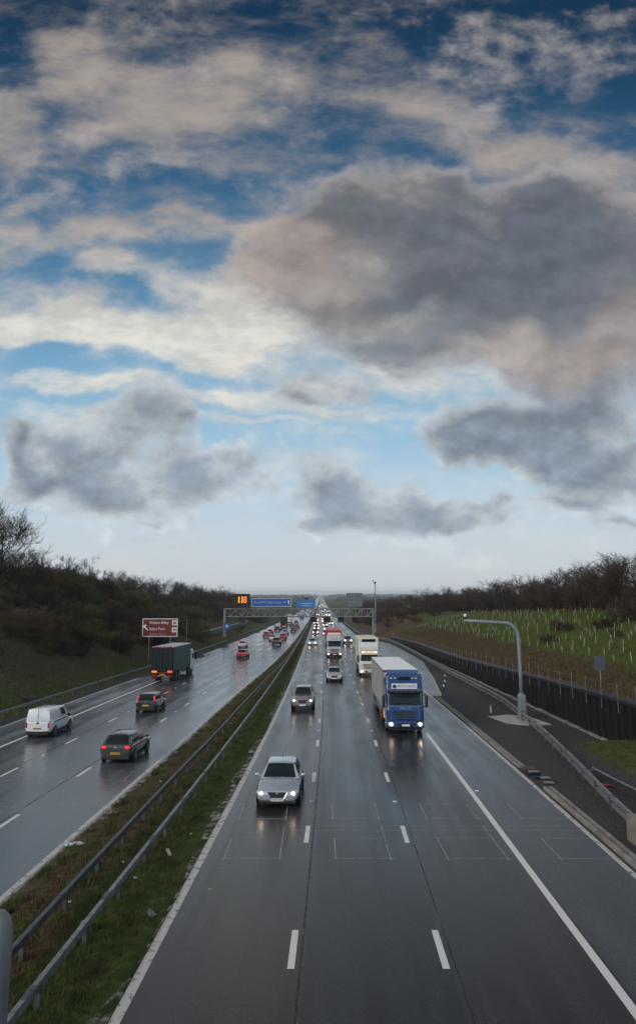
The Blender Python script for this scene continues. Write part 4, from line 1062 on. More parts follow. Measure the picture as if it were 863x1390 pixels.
# ---- lorries
def lorry_cab(root, W, Hc, L, colm, y0, sun=True, hi=None, lit=True, grille_rows=4, low=None, mirrors=True):
    """cab front face at y=y0 (local, front = -Y)"""
    hw = W/2
    b = MB()
    # profile in side view (y offset, z)
    prof = [(.12,.42),(.03,.55),(0,.95),(.02,1.55),(.10,1.75),(.30,2.75),(.42,2.92),(.75,Hc-.12),(1.0,Hc),(L-.05,Hc),(L,Hc-.1),(L,.9),(1.9,.9),(1.6,.45)]
    n = len(prof)
    rows = []
    for xs, sc in ((-1,.0),(-.93,.07),(-.80,1),( .80,1),(.93,.07),(1,.0)):
        rows.append(xs)
    xs_list = [(-hw, .16), (-hw+.06, .05), (-hw+.22, .0), (hw-.22, .0), (hw-.06, .05), (hw, .16)]
    for x, ins in xs_list:
        for (py, pz) in prof:
            yy = py+ins if py < 1.2 else py
            zz = pz-(ins*.5 if pz > Hc-.2 else 0)
            b.v.append((x, y0+yy, zz))
    for j in range(len(xs_list)-1):
        for k in range(n):
            k2 = (k+1)%n; b.f.append((j*n+k, j*n+k2, (j+1)*n+k2, (j+1)*n+k)); b.mi.append(0)
    b.f.append(tuple(range(n))); b.mi.append(0); e = (len(xs_list)-1)*n; b.f.append(tuple(e+k for k in range(n))); b.mi.append(0)
    cab = b.build('cab', colm, root, smooth=False, bevel=.03)
    def front(z):                          # y of front surface at z
        for (ya, za), (yb, zb) in zip(prof, prof[1:]):
            if za <= z <= zb: return y0+lerp(ya, yb, (z-za)/(zb-za))
        return y0+.3
    g = MB(); z0, z1 = 1.86, 2.62; w0, w1 = hw-.16, hw-.22
    patch(g, (-w0,front(z0),z0),(w0,front(z0),z0),(w1,front(z1),z1),(-w1,front(z1),z1), 8,4, .03, off=.015, bdir=(0,-1,0)); ws = g.build('windscreen', M_glass, root, smooth=True, fix=False)
    for sd in (1,-1):
        g = MB(); g.box((sd*(hw+.004), y0+.95, 2.22),(.015,.85,.62)); g.build('side_window', M_glass, root)
    b = MB(); b.box((0, front(2.72)-.10, 2.73), (W*.94,.26,.17), bev=.05)
    if sun: b.build('sun_visor', mat('visor_dark', (.03,.022,.03), rough=.25), root)
    b = MB(); b.box((0,y0+.10,.62),(W*.985,.30,.46), bev=.09); bp = b.build('bumper', low or colm, root)
    b = MB(); b.box((0,y0+.30,.34),(W*.9,.4,.14)); b.build('underrun', M_dark, root)
    gr = MB()
    for i in range(grille_rows): gr.box((0, y0-.004+.0, .98+.155*i), (W*(.52+.05*i),.05,.075), bev=.015)
    gr.build('grille', M_black, root)
    b = MB(); b.box((0,y0-.06,.60),(W*.42,.04,.26), bev=.03); b.build('lower_intake', M_black, bp)
    b = MB(); b.box((0,y0-.10,.60),(.52,.03,.12)); b.build('number_plate', M_platew, root)
    for sd in (1,-1):
        h = MB(); h.ellipsoid((sd*(hw-.28), y0-.02, .66),(.22,.07,.15),12,8); hl = h.build('headlight', M_lens, root, smooth=True)
        if lit: h = MB(); h.ellipsoid((sd*(hw-.28), y0-.06, .66),(.12,.05,.11),10,6); h.build('lit_lamp', M_head, hl, smooth=True)
        if mirrors:
            m_ = MB(); m_.box((sd*(hw+.20), y0+.12, 2.12),(.20,.16,.78), bev=.05); m_.tube([(sd*(hw-.02),y0+.3,2.5),(sd*(hw+.18),y0+.15,2.55)],.03,6); m_.tube([(sd*(hw-.02),y0+.3,1.78),(sd*(hw+.18),y0+.15,1.72)],.03,6); m_.build('door_mirror', M_black, root)
    w = MB()
    for sx in (-.7,0,.6): w.tube([(sx,front(1.84)-.03,1.84),(sx+.5,front(1.95)-.03,1.98)],.012,4)
    w.build('wiper', M_black, root)
    return front
def lorry_wheels(root, ys, W, r=.5, double=()):
    for y in ys:
        for sd in (1,-1): wheel(root, sd*(W/2-.17), y, r, .32, hub=M_rim)

def artic(X, Ynear, label, cabcol, boxcol, roofcol, Ltot=16, Hc=3.85, Hb=3.95, sign=None, grey_side=None, name='articulated_lorry', lit=True, low=None, hbox0=1.15):
    root = empty(name); tag(root, label, 'lorry'); place(root, X, Ynear, Ltot, False, R)
    y0 = -Ltot/2
    front = lorry_cab(root, 2.5, Hc, 2.25, cabcol, y0, lit=lit, low=low)
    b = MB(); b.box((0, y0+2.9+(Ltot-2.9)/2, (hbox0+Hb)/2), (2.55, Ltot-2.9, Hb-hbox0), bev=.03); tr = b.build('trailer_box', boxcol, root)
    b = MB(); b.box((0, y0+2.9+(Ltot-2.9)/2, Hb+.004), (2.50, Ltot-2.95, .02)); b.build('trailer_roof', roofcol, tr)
    b = MB()
    for sd in (1,-1):
        b.box((sd*1.28, y0+2.9+(Ltot-2.9)/2, hbox0+.06),(.03,Ltot-2.9,.12)); b.box((sd*1.28, y0+2.9+(Ltot-2.9)/2, Hb-.05),(.03,Ltot-2.9,.1))
        b.box((sd*1.28, y0+2.95,(hbox0+Hb)/2),(.035,.12,Hb-hbox0))
    b.build('trailer_frame', M_galv, tr)
    b = MB(); b.box((0,y0+2.88,Hb-.08),(2.5,.03,.12)); b.build('marker_strip', mat('red_strip', (.25,.03,.05), rough=.4), tr)
    b = MB(); b.box((0,0,.85),(1.1,Ltot-1.5,.35)); b.box((0,y0+6.3,.75),(2.3,.8,.5)); b.build('chassis', M_dark, root)
    for sd in (1,-1):
        b = MB(); b.box((sd*1.22, y0+8.3, .70),(.05,4.2,.16)); b.box((sd*1.22, y0+8.3, .98),(.05,4.2,.16)); b.build('side_guard', M_galv, root)
    for sd in (1,-1):
        b = MB(); b.box((sd*1.2,y0+3.0,.9),(.06,.5,.5), bev=.02); b.build('side_marker', M_orange, root)
    lorry_wheels(root, [y0+1.45, y0+5.2, Ltot/2-4.9, Ltot/2-3.6, Ltot/2-2.3], 2.5)
    return root, front, y0
cabblue = paint('lorry_blue', (.003,.042,.155), 0)
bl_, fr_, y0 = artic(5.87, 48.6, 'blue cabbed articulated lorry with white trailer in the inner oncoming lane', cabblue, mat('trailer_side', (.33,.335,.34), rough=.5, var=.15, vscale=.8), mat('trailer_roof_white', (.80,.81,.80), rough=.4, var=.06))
b = MB(); b.box((0, fr_(3.05)-.075, 3.07), (1.75,.10,.36), bev=.02); pn = b.build('name_panel', M_white, bl_)
b = MB(); b.lathe([(-.02,.13),(0,.13)], (-.68, fr_(3.05)-.13, 3.07), 'y', 14); b.build('emblem', mat('emblem_dark', (.02,.05,.06)), pn)
text_mesh('BRTTE FORDESS', .26, 'lettering', mat('panel_blue', (.04,.10,.28)), pn, (.18, fr_(3.05)-.130, 3.07), (PI/2,0,0), width=1.25)
text_mesh('IVECO', .20, 'lettering', M_chrome, bl_, (0, y0-.015, 1.66), (PI/2,0,0), width=.72)
b = MB(); b.box((0, fr_(3.55)-.03, 3.56), (.85,.12,.22), bev=.04); b.build('roof_window', M_glass, bl_)
b = MB(); b.box((0,y0+1.9,3.93),(2.2,.7,.25), taper=(.96,.5), bev=.05); b.build('roof_deflector', cabblue, bl_)
for sx in (-.85,-.6,.6,.85):
    b = MB(); b.ellipsoid((sx, fr_(3.56)-.02, 3.58),(.09,.06,.05),8,6); b.build('marker_lamp', M_lens, bl_, smooth=True)
b = MB(); b.box((-.45,fr_(1.95)-.0,1.93),(.55,.015,.10)); b.box((.5,fr_(1.95)-.0,1.93),(.35,.015,.07)); b.build('dashboard_papers', M_white, bl_)
# red topped lorry
M_lw = mat('lorry_grey_white', (.42,.43,.42), rough=.4, var=.1)
rl, fr_, y0 = artic(2.75, 119.5, 'white cabbed lorry with bright red trailer top in the middle oncoming lane', M_lw, mat('lorry_red', (.45,.015,.02), rough=.4), mat('lorry_red', (.45,.015,.02)), Hc=3.75, Hb=4.45, low=mat('lorry_redbumper', (.14,.05,.05), rough=.4))
b = MB(); b.box((0,fr_(3.1)-.05,3.08),(1.1,.05,.16)); b.build('name_panel', mat('faded_pink', (.5,.3,.3)), rl)
b = MB(); b.box((0,y0+1.75,3.92),(2.2,.6,.3), bev=.08); b.build('roof_deflector', M_white, rl)
# white tall lorry with lit roof panel
wl = empty('box_lorry'); tag(wl, 'tall cream white lorry with lit roof bar just behind the blue lorry', 'lorry'); place(wl, 6.35, 88.0, 10.5, False, R)
y0 = -10.5/2; cw_ = mat('lorry_cream', (.58,.57,.50), rough=.4, var=.08)
fr_ = lorry_cab(wl, 2.5, 3.05, 2.2, cw_, y0, sun=False)
b = MB(); b.box((0,y0+.42,2.92),(2.15,.28,.36), bev=.05); lb = b.build('roof_light_bar', M_black, wl)
b = MB(); b.box((0,y0+.275,2.92),(2.0,.03,.24)); b.build('lit_panel', mat('lit_panel', (.9,.7,.5), rough=.3, emis=(1,.72,.5), es=.9), lb)
b = MB()
for k in range(7): b.box((-.54+.18*k, y0+.254, 2.92), (.11,.012,.12))
b.build('red_lettering', mat('red_letter', (.5,.05,.03), rough=.4), lb)
b = MB(); b.box((0,y0+1.2+4.65,2.85),(2.55,8.9,3.5), bev=.12); bx = b.build('box_body', cw_, wl)
b = MB(); b.box((0,y0+1.37,4.28),(1.7,.06,.34), bev=.03); b.build('upper_window', M_glass, bx)
b = MB(); b.box((.05,y0+1.38,3.72),(2.2,.05,.62), bev=.02); b.build('white_panel', M_white, bx)
b = MB(); b.box((0,y0+1.2+4.65,4.606),(2.3,8.6,.03)); b.build('roof', mat('roof_cream', (.60,.60,.42), rough=.5), bx)
for sd in (1,-1):
    b = MB(); b.ellipsoid((sd*1.18,y0+1.34,4.5),(.06,.05,.05),8,6); b.build('marker_lamp', M_orange, bx, smooth=True)
b = MB(); b.box((0,.4,.85),(1.1,9,.4)); b.build('chassis', M_dark, wl)
lorry_wheels(wl, [y0+1.4, y0+7.2, y0+8.5], 2.5)

# green curtain lorry driving away: local rear at +Y
gl = empty('curtain_lorry'); tag(gl, 'dark green curtain sided lorry driving away on the left lane', 'lorry'); place(gl, -17.85, 82.0, 11.6, True, Lc)
Lg = 11.6; yr = Lg/2; y0 = -Lg/2
M_green = mat('curtain_green', (.014,.082,.072), rough=.38, var=.3, vscale=1.1)
M_greend = mat('rear_door_green', (.004,.011,.010), rough=.5, spec=.3, var=.2)
fr_ = lorry_cab(gl, 2.45, 3.1, 2.1, M_white, y0, lit=False)
bxL = Lg-2.5; yc = yr-bxL/2
b = MB(); nseg = 90
for sd in (1,-1):
    base = len(b.v)
    for i in range(nseg+1):
        y = yr-.05-bxL*.99*i/nseg; rp = .018*math.sin(i*1.9)+.012*math.sin(i*.77)
        b.v += [(sd*(1.255+rp), y, 1.15), (sd*(1.255+rp*.6), y, 2.4), (sd*(1.25+rp*.3), y, 3.79)]
    for i in range(nseg):
        for k in range(2): q = base+i*3+k; b.f.append((q,q+1,q+4,q+3)); b.mi.append(0)
b.build('side_curtains', M_green, gl, smooth=True, fix=False)
b = MB(); b.box((0,yc,2.42),(2.44,bxL-.06,2.75)); b.build('load_body', M_greend, gl)
b = MB(); b.box((0,yc,3.86),(2.52,bxL+.02,.14), bev=.06); b.build('roof', mat('lorry_roof', (.30,.36,.35), rough=.35, var=.15), gl)
for sd in (1,-1):
    b = MB(); b.box((sd*.615,yr+.012,2.49),(1.19,.05,2.56), bev=.015); dr = b.build('rear_door', M_greend, gl)
    b = MB()
    for x in (.18,.95): b.tube([(sd*x,yr+.06,1.25),(sd*x,yr+.06,3.58)], .022, 6)
    b.build('lock_rod', mat('rod_dark', (.07,.08,.08), rough=.4), dr)
b = MB(); b.box((0,yr+.02,3.85),(2.5,.06,.15)); b.build('rear_header', mat('header_red', (.13,.015,.02), rough=.4), gl)
for x in (-1.15,-.35,0,.35,1.15):
    b = MB(); b.ellipsoid((x,yr+.06,3.85),(.09,.04,.045),8,6); b.build('marker_lamp', M_taillit, gl, smooth=True)
for sd in (1,-1):
    b = MB(); b.box((sd*.90,yr+.03,1.14),(.58,.07,.20), bev=.02); b.build('tail_light', M_orange if sd > 0 else mat('tail_redorange', (.8,.10,.03), rough=.3, emis=(1,.10,.03), es=.8), gl)
b = MB(); b.box((0,yr-.02,1.0),(2.4,.1,.16)); b.box((0,yr-.15,.62),(2.3,.14,.18)); b.box((-.7,yr-.15,.82),(.1,.12,.5)); b.box((.7,yr-.15,.82),(.1,.12,.5)); b.build('underrun_bar', mat('underrun_red', (.11,.02,.02), rough=.5), gl)
b = MB(); b.box((0,yr+.0,.80),(.52,.03,.12)); b.build('number_plate', M_platey, gl)
for x in (-.95,-.35,.35,.95):
    b = MB(); b.ellipsoid((x,yr-.06,.64),(.11,.03,.06),8,6); b.build('lamp', M_lens if abs(x) < .5 else M_tail, gl, smooth=True)
b = MB(); b.box((0,.5,.8),(1.0,Lg-1.5,.4)); b.build('chassis', M_dark, gl)
for sd in (1,-1):
    b = MB(); b.box((sd*1.18, .3, .70),(.05,3.3,.14)); b.box((sd*1.18,.3,.98),(.05,3.3,.14)); b.build('side_guard', M_galv, gl)
    b = MB(); b.box((sd*1.12,yr-1.15,.55),(.5,.03,.7)); b.build('mud_flap', M_black, gl)
lorry_wheels(gl, [y0+1.3, y0+2.9, yr-3.2, yr-1.95], 2.45, .5)
# two distant lorries driving away on the left
def rear_lorry(X, Y, label, m, W=2.5, H=3.9, L=12, door=None):
    o = empty('box_lorry'); tag(o, label, 'lorry'); place(o, X, Y, L, True, Lc)
    b = MB(); b.box((0,1.0,(1.0+H)/2),(W,L-2.2,H-1.0), bev=.05); bx = b.build('box_body', m, o)
    b = MB(); b.box((0,L/2-.08,(1.0+H)/2),(W*.94,.06,H-1.2)); b.build('rear_door', door or m, bx)
    b = MB(); b.box((0,-L/2+1.0,1.7),(W*.97,2.0,2.5), bev=.12); b.build('cab', M_white, o)
    b = MB(); b.box((0,0,.75),(W*.7,L-1,.5)); b.build('chassis', M_dark, o)
    for sd in (1,-1):
        b = MB(); b.box((sd*.95,L/2-.05,.95),(.4,.1,.18)); b.build('tail_light', M_taillit, o)
    for y in (-L/2+1.3, L/2-3.2, L/2-1.9):
        for sd in (1,-1): wheel(o, sd*(W/2-.17), y, .5, .32, detail=False)
rear_lorry(-13.95, 284, 'black backed lorry driving away in the inner left lane beyond the gantry', M_dark, door=M_black)
rear_lorry(-13.5, 322, 'white lorry driving away directly ahead of the black backed lorry', mat('far_lorry_white', (.6,.58,.56), rough=.5), H=4.3)
rear_lorry(-11.2, 470, 'grey lorry driving away far off near the distant blue sign', mat('far_lorry_grey', (.3,.33,.36), rough=.5))
def front_lorry(X, Y, label, m, H=4.0, L=14, group=None):
    o = empty('box_lorry'); tag(o, label, 'lorry', group); place(o, X, Y, L, False, R)
    lorry_cab(o, 2.5, 3.4, 2.2, m, -L/2, lit=False)
    for sd in (1,-1):
        h = MB(); h.ellipsoid((sd*.97,-L/2-.08,.7),(.17,.08,.13),8,6); h.build('headlight', M_headfar, o, smooth=True)
    b = MB(); b.box((0,1.3,(1.0+H)/2),(2.5,L-2.7,H-1.0), bev=.05); b.build('box_body', M_white, o)
    b = MB(); b.box((0,0,.75),(1.6,L-1,.5)); b.build('chassis', M_dark, o)
    lorry_wheels(o, [-L/2+1.4, L/2-3.2, L/2-1.9], 2.5)
front_lorry(R(500)+5.4, 500, 'white oncoming lorry far off in the inner lane under the gantry right part', M_white)
front_lorry(R(760)+5.4, 760, 'distant grey fronted oncoming lorry in the inner lane beyond the white one', M_lw)
# ------------------------------------------------------------------ bare winter trees
def limb(b, p, d, L, r0, r1, n, segs, wob, up, rnd):
    pts, rs = [Vector(p)], [r0]
    d = Vector(d).normalized()
    for i in range(segs):
        d = (d+Vector((rnd.uniform(-1,1), rnd.uniform(-1,1), rnd.uniform(-.7,1)))*wob+Vector((0,0,up))).normalized()
        pts.append(pts[-1]+d*(L/segs)); rs.append(lerp(r0, r1, (i+1)/segs))
    b.tube(pts, rs, n, cap=False)
    return pts, rs
def gen_tree(seed, H, tr=.2, fork=.28, spread=.9, n1=8, n2=6, n3=5, n4=4, up=.10, ftw=.012, multi=1, flat=0):
    rnd = random.Random(seed); T, C = MB(), MB()
    def perp(d, ang):
        a = Vector((rnd.uniform(-1,1), rnd.uniform(-1,1), rnd.uniform(-.4,.6)))
        q = d.cross(a).normalized(); return (d*math.cos(ang)+q*math.sin(ang)).normalized()
    for m in range(multi):
        a0 = rnd.uniform(0, 2*PI)
        tilt = .06 if multi == 1 else rnd.uniform(.15, .75)
        d0 = Vector((math.cos(a0)*tilt, math.sin(a0)*tilt, 1)).normalized()
        base = Vector((0,0,-.3)) if multi == 1 else Vector((math.cos(a0)*rnd.uniform(0,.25), math.sin(a0)*rnd.uniform(0,.25), -.2))
        hl = H*(.80 if multi == 1 else rnd.uniform(.55,.8))
        tp, trr = limb(T, base, d0, hl, tr, tr*.22, 7 if multi == 1 else 5, 7, .09, .03, rnd)
        k1 = n1
        for i in range(k1):
            t = lerp(fork, .98, (i+.5)/k1) if multi == 1 else rnd.uniform(.15,.95)
            idx = min(len(tp)-2, int(t*(len(tp)-1))); fr = t*(len(tp)-1)-idx
            p = tp[idx].lerp(tp[idx+1], fr); dd = (tp[idx+1]-tp[idx]).normalized()
            L1 = H*spread*lerp(.52, .22, t)*rnd.uniform(.75,1.15)
            r1 = max(.02, lerp(trr[idx], trr[idx+1], fr)*.55)
            q1, rr1 = limb(T if multi == 1 else C, p, perp(dd, rnd.uniform(.7,1.15)), L1, r1, r1*.3, 5, 5, .17, up, rnd)
            for j in range(n2):
                s = rnd.uniform(.25,1.0); ii = min(len(q1)-2, int(s*(len(q1)-1))); p2 = q1[ii].lerp(q1[ii+1], s*(len(q1)-1)-ii if s < 1 else 1)
                d2 = (q1[ii+1]-q1[ii]).normalized(); L2 = L1*rnd.uniform(.35,.6)
                q2, _ = limb(C, p2, perp(d2, rnd.uniform(.5,1.0)), L2, max(.014, rr1[ii]*.45), .009, 4, 4, .2, up, rnd)
                for k in range(n3):
                    s = rnd.uniform(.2,1.0); ii = min(len(q2)-2, int(s*(len(q2)-1))); p3 = q2[ii].lerp(q2[ii+1], .5)
                    d3 = (q2[ii+1]-q2[ii]).normalized(); L3 = L2*rnd.uniform(.4,.7)
                    q3, _ = limb(C, p3, perp(d3, rnd.uniform(.45,.95)), L3, ftw, ftw*.6, 3, 3, .22, up, rnd)
                    for l in range(n4):
                        ii = rnd.randrange(0, len(q3)-1); d4 = (q3[ii+1]-q3[ii]).normalized()
                        limb(C, q3[ii+1], perp(d4, rnd.uniform(.4,.9)), L3*rnd.uniform(.4,.7), ftw*.7, ftw*.4, 3, 2, .2, up, rnd)
    return T, C
def mesh_of(b, name, m):
    me = bpy.data.meshes.new(name); me.from_pydata(b.v, [], b.f); me.materials.append(m)
    me.polygons.foreach_set('use_smooth', [True]*len(me.polygons)); return me
TREES = []
for s in range(6):
    T, C = gen_tree(100+s, 8.0, tr=.17, fork=(.22,.3,.35,.2,.28,.25)[s], spread=(.95,1.05,.85,1.0,.9,1.1)[s], n1=9, n2=7, n3=5, n4=3, up=(.06,.1,.12,.04,.09,.05)[s])
    TREES.append((mesh_of(T,'trunk',M_bark), mesh_of(C,'crown',M_twig), mesh_of(C,'crown',M_twigdark)))
SHRUBS = []
for s in range(5):
    T, C = gen_tree(200+s, 4.0, tr=.05, spread=.8, n1=6, n2=4, n3=4, n4=3, up=.08, ftw=.012, multi=9)
    for i, f in enumerate(T.f): pass
    base = len(C.v); C.v += T.v; C.f += [tuple(base+k for k in f) for f in T.f]
    SHRUBS.append(tuple(mesh_of(C,'bare_shrub',m) for m in (M_shrubtwig, M_twigdark, M_olive, M_rust)))
def put_tree(X, Y, H, var, label, group=None, dark=False, name='bare_tree', z=None, rz=None, sx=1.0):
    t, c, cd = TREES[var % 6]
    o = empty(name, (X, Y, (th(X, Y) if z is None else z)-.1), (0,0, random.uniform(0,6.28) if rz is None else rz)); s = H/8.0
    o.scale = (s*sx, s*sx, s); tag(o, label, 'tree', group)
    for nm, me in (('trunk', t), ('crown', cd if dark else c)):
        q = bpy.data.objects.new(nm, me); COL.objects.link(q); q.parent = o
    return o
def put_shrub(X, Y, H, var, label, group=None, tone=0, sx=1.0, name='bare_shrub'):
    q = bpy.data.objects.new(name, SHRUBS[var % 5][tone]); COL.objects.link(q)
    s = H/3.2; q.location = (X, Y, th(X, Y)-.1); q.rotation_euler = (0,0,random.uniform(0,6.28)); q.scale = (s*sx,s*sx,s); tag(q, label, 'shrub', group); return q

# big ash at the left edge with upswept limbs
T, C = gen_tree(77, 11.0, tr=.13, fork=.12, spread=1.0, n1=9, n2=6, n3=5, n4=3, up=.13, ftw=.016, multi=5)
Xb = at(2, 760, 108)[0]
o = empty('tall_ash_tree', (Xb, 108, th(Xb,108)-.2)); tag(o, 'tallest bare tree with upswept branches at the left edge of the wooded bank', 'tree')
q = bpy.data.objects.new('trunk', mesh_of(T,'trunk',M_bark)); COL.objects.link(q); q.parent = o
q = bpy.data.objects.new('crown', mesh_of(C,'crown',M_twig)); COL.objects.link(q); q.parent = o
_hz = max(v[2] for v in C.v); _s = (at(14, 678, 108)[1]-o.location.z)/_hz; o.scale = (_s*1.35,_s*1.35,_s)
# wooded bank on the left
GT, GS = 'bare trees of the wooded left bank', 'shrubs of the wooded left bank'
cnt = 0
for i in range(4000):
    if cnt >= 255: break
    Y = 55+ (random.random()**1.0)*300; e = 6+38*random.random()**1.25
    X = Lc(Y)-14.25-e
    lo = 5.5+2.0*math.sin(Y*.11)+(4.5 if Y < 78 else 0)+ (14 if 165 < Y < 340 else 0)
    if e < lo or (-.5-.02*0) > 0: continue
    if CX+F*X/Y < -110: continue
    if abs(X-ts.location.x) < 4.2 and 60 < Y < TY+3 and e < 13: continue
    H = random.uniform(2.2, 3.8)*(1.25 if e > 18 else 1); tone = random.choices((0,1,2), (.38,.32,.30))[0]
    put_shrub(X, Y, H, i, 'dense leafless shrub in the thicket covering the left bank', GS, tone, random.uniform(1.3,1.9)); cnt += 1
cnt = 0
for i in range(3000):
    if cnt >= 150: break
    Y = 70+random.random()*330; e = random.uniform(17, 48)
    if 170 < Y < 340 and e < 26: continue
    X = Lc(Y)-14.25-e
    u = CX+F*X/Y
    if u < -120: continue
    H = random.uniform(4.8, 6.6) if Y < 190 else (random.uniform(6, 8.5) if Y < 270 else random.uniform(8.5,11.5))
    if e < 26: H *= .8
    put_tree(X, Y, H, i, 'bare tree in the wood crowning the left bank', GT, dark=random.random() < .4); cnt += 1
for i in range(44):
    Y = 58+i*2.0+random.uniform(-1.5,1.5); e = 6.5+10*random.random()+(2.5 if Y < 80 else 0); X = Lc(Y)-14.25-e
    if abs(X-ts.location.x) < 4.2 and Y < TY+3 and Y > 88: continue
    if CX+F*X/Y < -60: continue
    put_shrub(X, Y, random.uniform(1.6,3.0), i, 'scrubby shrub low on the left bank just above the roadside grass', 'low shrubs at the foot of the left bank', random.choice((0,1,2,2)), random.uniform(1.0,1.5))
for i, (u, Y, H) in enumerate(((40,118,7.6),(66,132,7.2),(96,142,7.6),(124,160,8.0),(168,196,9.6),(232,236,11.0))):
    put_tree((u-CX)/F*Y, Y, H, i, ('short bare tree on the crest just right of the tallest ash','bare tree on the crest above the white van','bare tree on the crest above the black hatchback','bare tree on the crest left of the brown sign','bare crest tree standing over the brown sign','tall bare crest tree over the green lorry cab')[i])
put_tree(at(100,880,92)[0], 92, 6.8, 2, 'dark bare tree standing low on the left bank above the black hatchback', dark=True)
put_shrub(at(73,812,128)[0], 128, 3.0, 1, 'rust orange leaved shrub amid the dark thicket of the left bank', None, 3, 1.5)
# skyline round-headed trees
for u, Y, H, lab in ((152,215,9.5,'round headed bare tree on the left skyline above the brown sign'),(190,228,9.5,'second round headed bare tree on the left skyline right of the first'),(216,250,10,'bare tree with domed crown on the left skyline in the middle of the wood'),(248,275,11.5,'broad bare tree on the left skyline before the gap'),(297,300,12.5,'large domed bare tree on the skyline just left of the message board'),(272,310,11.5,'slender bare tree behind the gap on the left skyline')):
    put_tree((u-CX)/F*Y, Y, H, u, lab)
# green and brown shrubs on the open slope left of gantry
for u, v, Y, H, t in ((272,828,200,2.6,2),(285,832,215,2.2,2),(330,842,250,2.0,0),(262,850,165,1.8,0),(325,852,225,1.7,2)):
    put_shrub((u-CX)/F*Y, Y, H, u, 'low shrub on the open grassy slope left of the gantry', 'shrubs on the grassy slope by the gantry', t, 1.5)
# right ridge hedge
GR = 'bare hawthorn trees along the right ridge'; cnt = 0
for i in range(120):
    Y = 70+i*1.85+random.uniform(-1,1); X = random.uniform(41.5, 49)
    H = lerp(7.6, 6.6, smooth(Y, 80, 200))*random.uniform(.78,1.12)
    if 205 < Y < 222: continue
    put_tree(X, Y, H, i, 'bare hawthorn tree in the hedge along the right ridge', GR, dark=i % 3 != 0, name='hawthorn_tree', sx=1.45)
for i in range(84):
    Y = 70+i*2.7+random.uniform(-1,1); X = random.uniform(40.5, 47)
    put_shrub(X, Y, random.uniform(3.0,4.8), i, 'dense hedge shrub beneath the hawthorns on the right ridge', 'hedge shrubs along the right ridge', 1, 1.35, name='hedge_shrub')
put_tree(at(606,800,235)[0], 235, 8.6, 3, 'bare tree with leaning crown at the far end of the right ridge', dark=True, sx=.9)
# shrubs on the planted slope
for u, v, Y, H in ((758,843,92,1.6),(742,862,84,1.4),(770,848,90,1.3),(838,838,86,2.0),(855,842,84,2.2),(822,846,84,1.6),(838,868,74,1.0),(810,852,86,1.1)):
    X = at(u, v, Y)[0]; put_shrub(X, Y, H, u, 'dark bushy shrub among the sapling guards on the planted slope', 'shrubs on the planted slope', 1, 1.3)
# wood behind the gantry on the right
for i in range(52):
    Y = 215+random.random()*230; X = random.uniform(17.5, 46)+ (Y-215)*.02
    if X < 22 and Y < 235: continue
    put_tree(X, Y, random.uniform(5.0,9.0)*lerp(.8,1.1,smooth(X,20,40)), i, 'bare tree in the dark wood behind the right gantry leg', 'bare trees behind the right gantry leg', dark=True, sx=1.2)
for i in range(40):
    Y = 212+random.random()*120; X = random.uniform(16.5, 40)
    put_shrub(X, Y, random.uniform(1.6,3.2), i, 'dark shrub in the wood behind the right gantry leg', 'shrubs behind the right gantry leg', random.choice((0,1,1)), 1.6)
put_shrub(at(562,826,205)[0], 205, 2.4, 2, 'rust brown shrub at the far end of the planted slope', None, 3, 2.0)
# distant trees either side of the road
GD = 'distant trees beyond the gantry'
for i in range(190):
    Y = 420*(6.5**random.random()); s = random.choice((-1,1))
    X = (R(Y)+random.uniform(19, 60+Y*.12)) if s > 0 else (Lc(Y)-random.uniform(22, 60+Y*.14))
    put_tree(X, Y, random.uniform(6,11), i, 'distant bare tree beyond the gantry', GD, dark=random.random()<.5, sx=1.5, name='distant_tree')
# far woodland reading as one mass
b = MB()
for i in range(1500):
    Y = 900*(8**random.random()); X = random.uniform(-.62, .62)*Y
    if R(Y)-45 < X < R(Y)+45: continue
    zz = far_z(X, Y); r = random.uniform(5,13)
    for k in range(3):
        b.ellipsoid((X+random.uniform(-r,r), Y+random.uniform(-r,r), zz+random.uniform(1.5,4.5)), (r*random.uniform(.5,1), r*random.uniform(.5,1), random.uniform(3,6)), 7, 5)
fw = b.build('far_woodland', veg('far_wood', (.030,.034,.022), (.06,.055,.035)), smooth=False, fix=False); tag(fw, kind='stuff')

# ------------------------------------------------------------------ sapling guards on the planted slope
cnt = 0
gm = []
for k in range(4):
    b = MB(); h = (.85,1.0,.7,.92)[k]; b.tube([(0,0,-.1),(random.uniform(-.04,.04),random.uniform(-.04,.04),h)], 0.034, 7); b.tube([(.09,0,-.1),(.09,0,h*.8)], .012, 4)
    gm.append(mesh_of(b, 'sapling_guard', M_tubeguard))
for row in range(9):
    for j in range(44):
        Y = 54+j*3.1+random.uniform(-.5,.5); X = 25.0+row*1.75+random.uniform(-.35,.35)+.012*(Y-60)
        if random.random() < .22 or cnt >= 290: continue
        u = CX+F*X/Y
        if u > 885: continue
        if X-WALLX < 4.2: continue
        q = bpy.data.objects.new('sapling_guard', gm[(row*7+j) % 4]); COL.objects.link(q); q.location = (X, Y, th(X, Y)); q.rotation_euler = (random.gauss(0,.09), random.gauss(0,.09), random.uniform(0,6)); cnt += 1
        tag(q, 'pale sapling guard tube in the rows on the planted green slope', 'sapling guard', 'sapling guards on the planted slope')
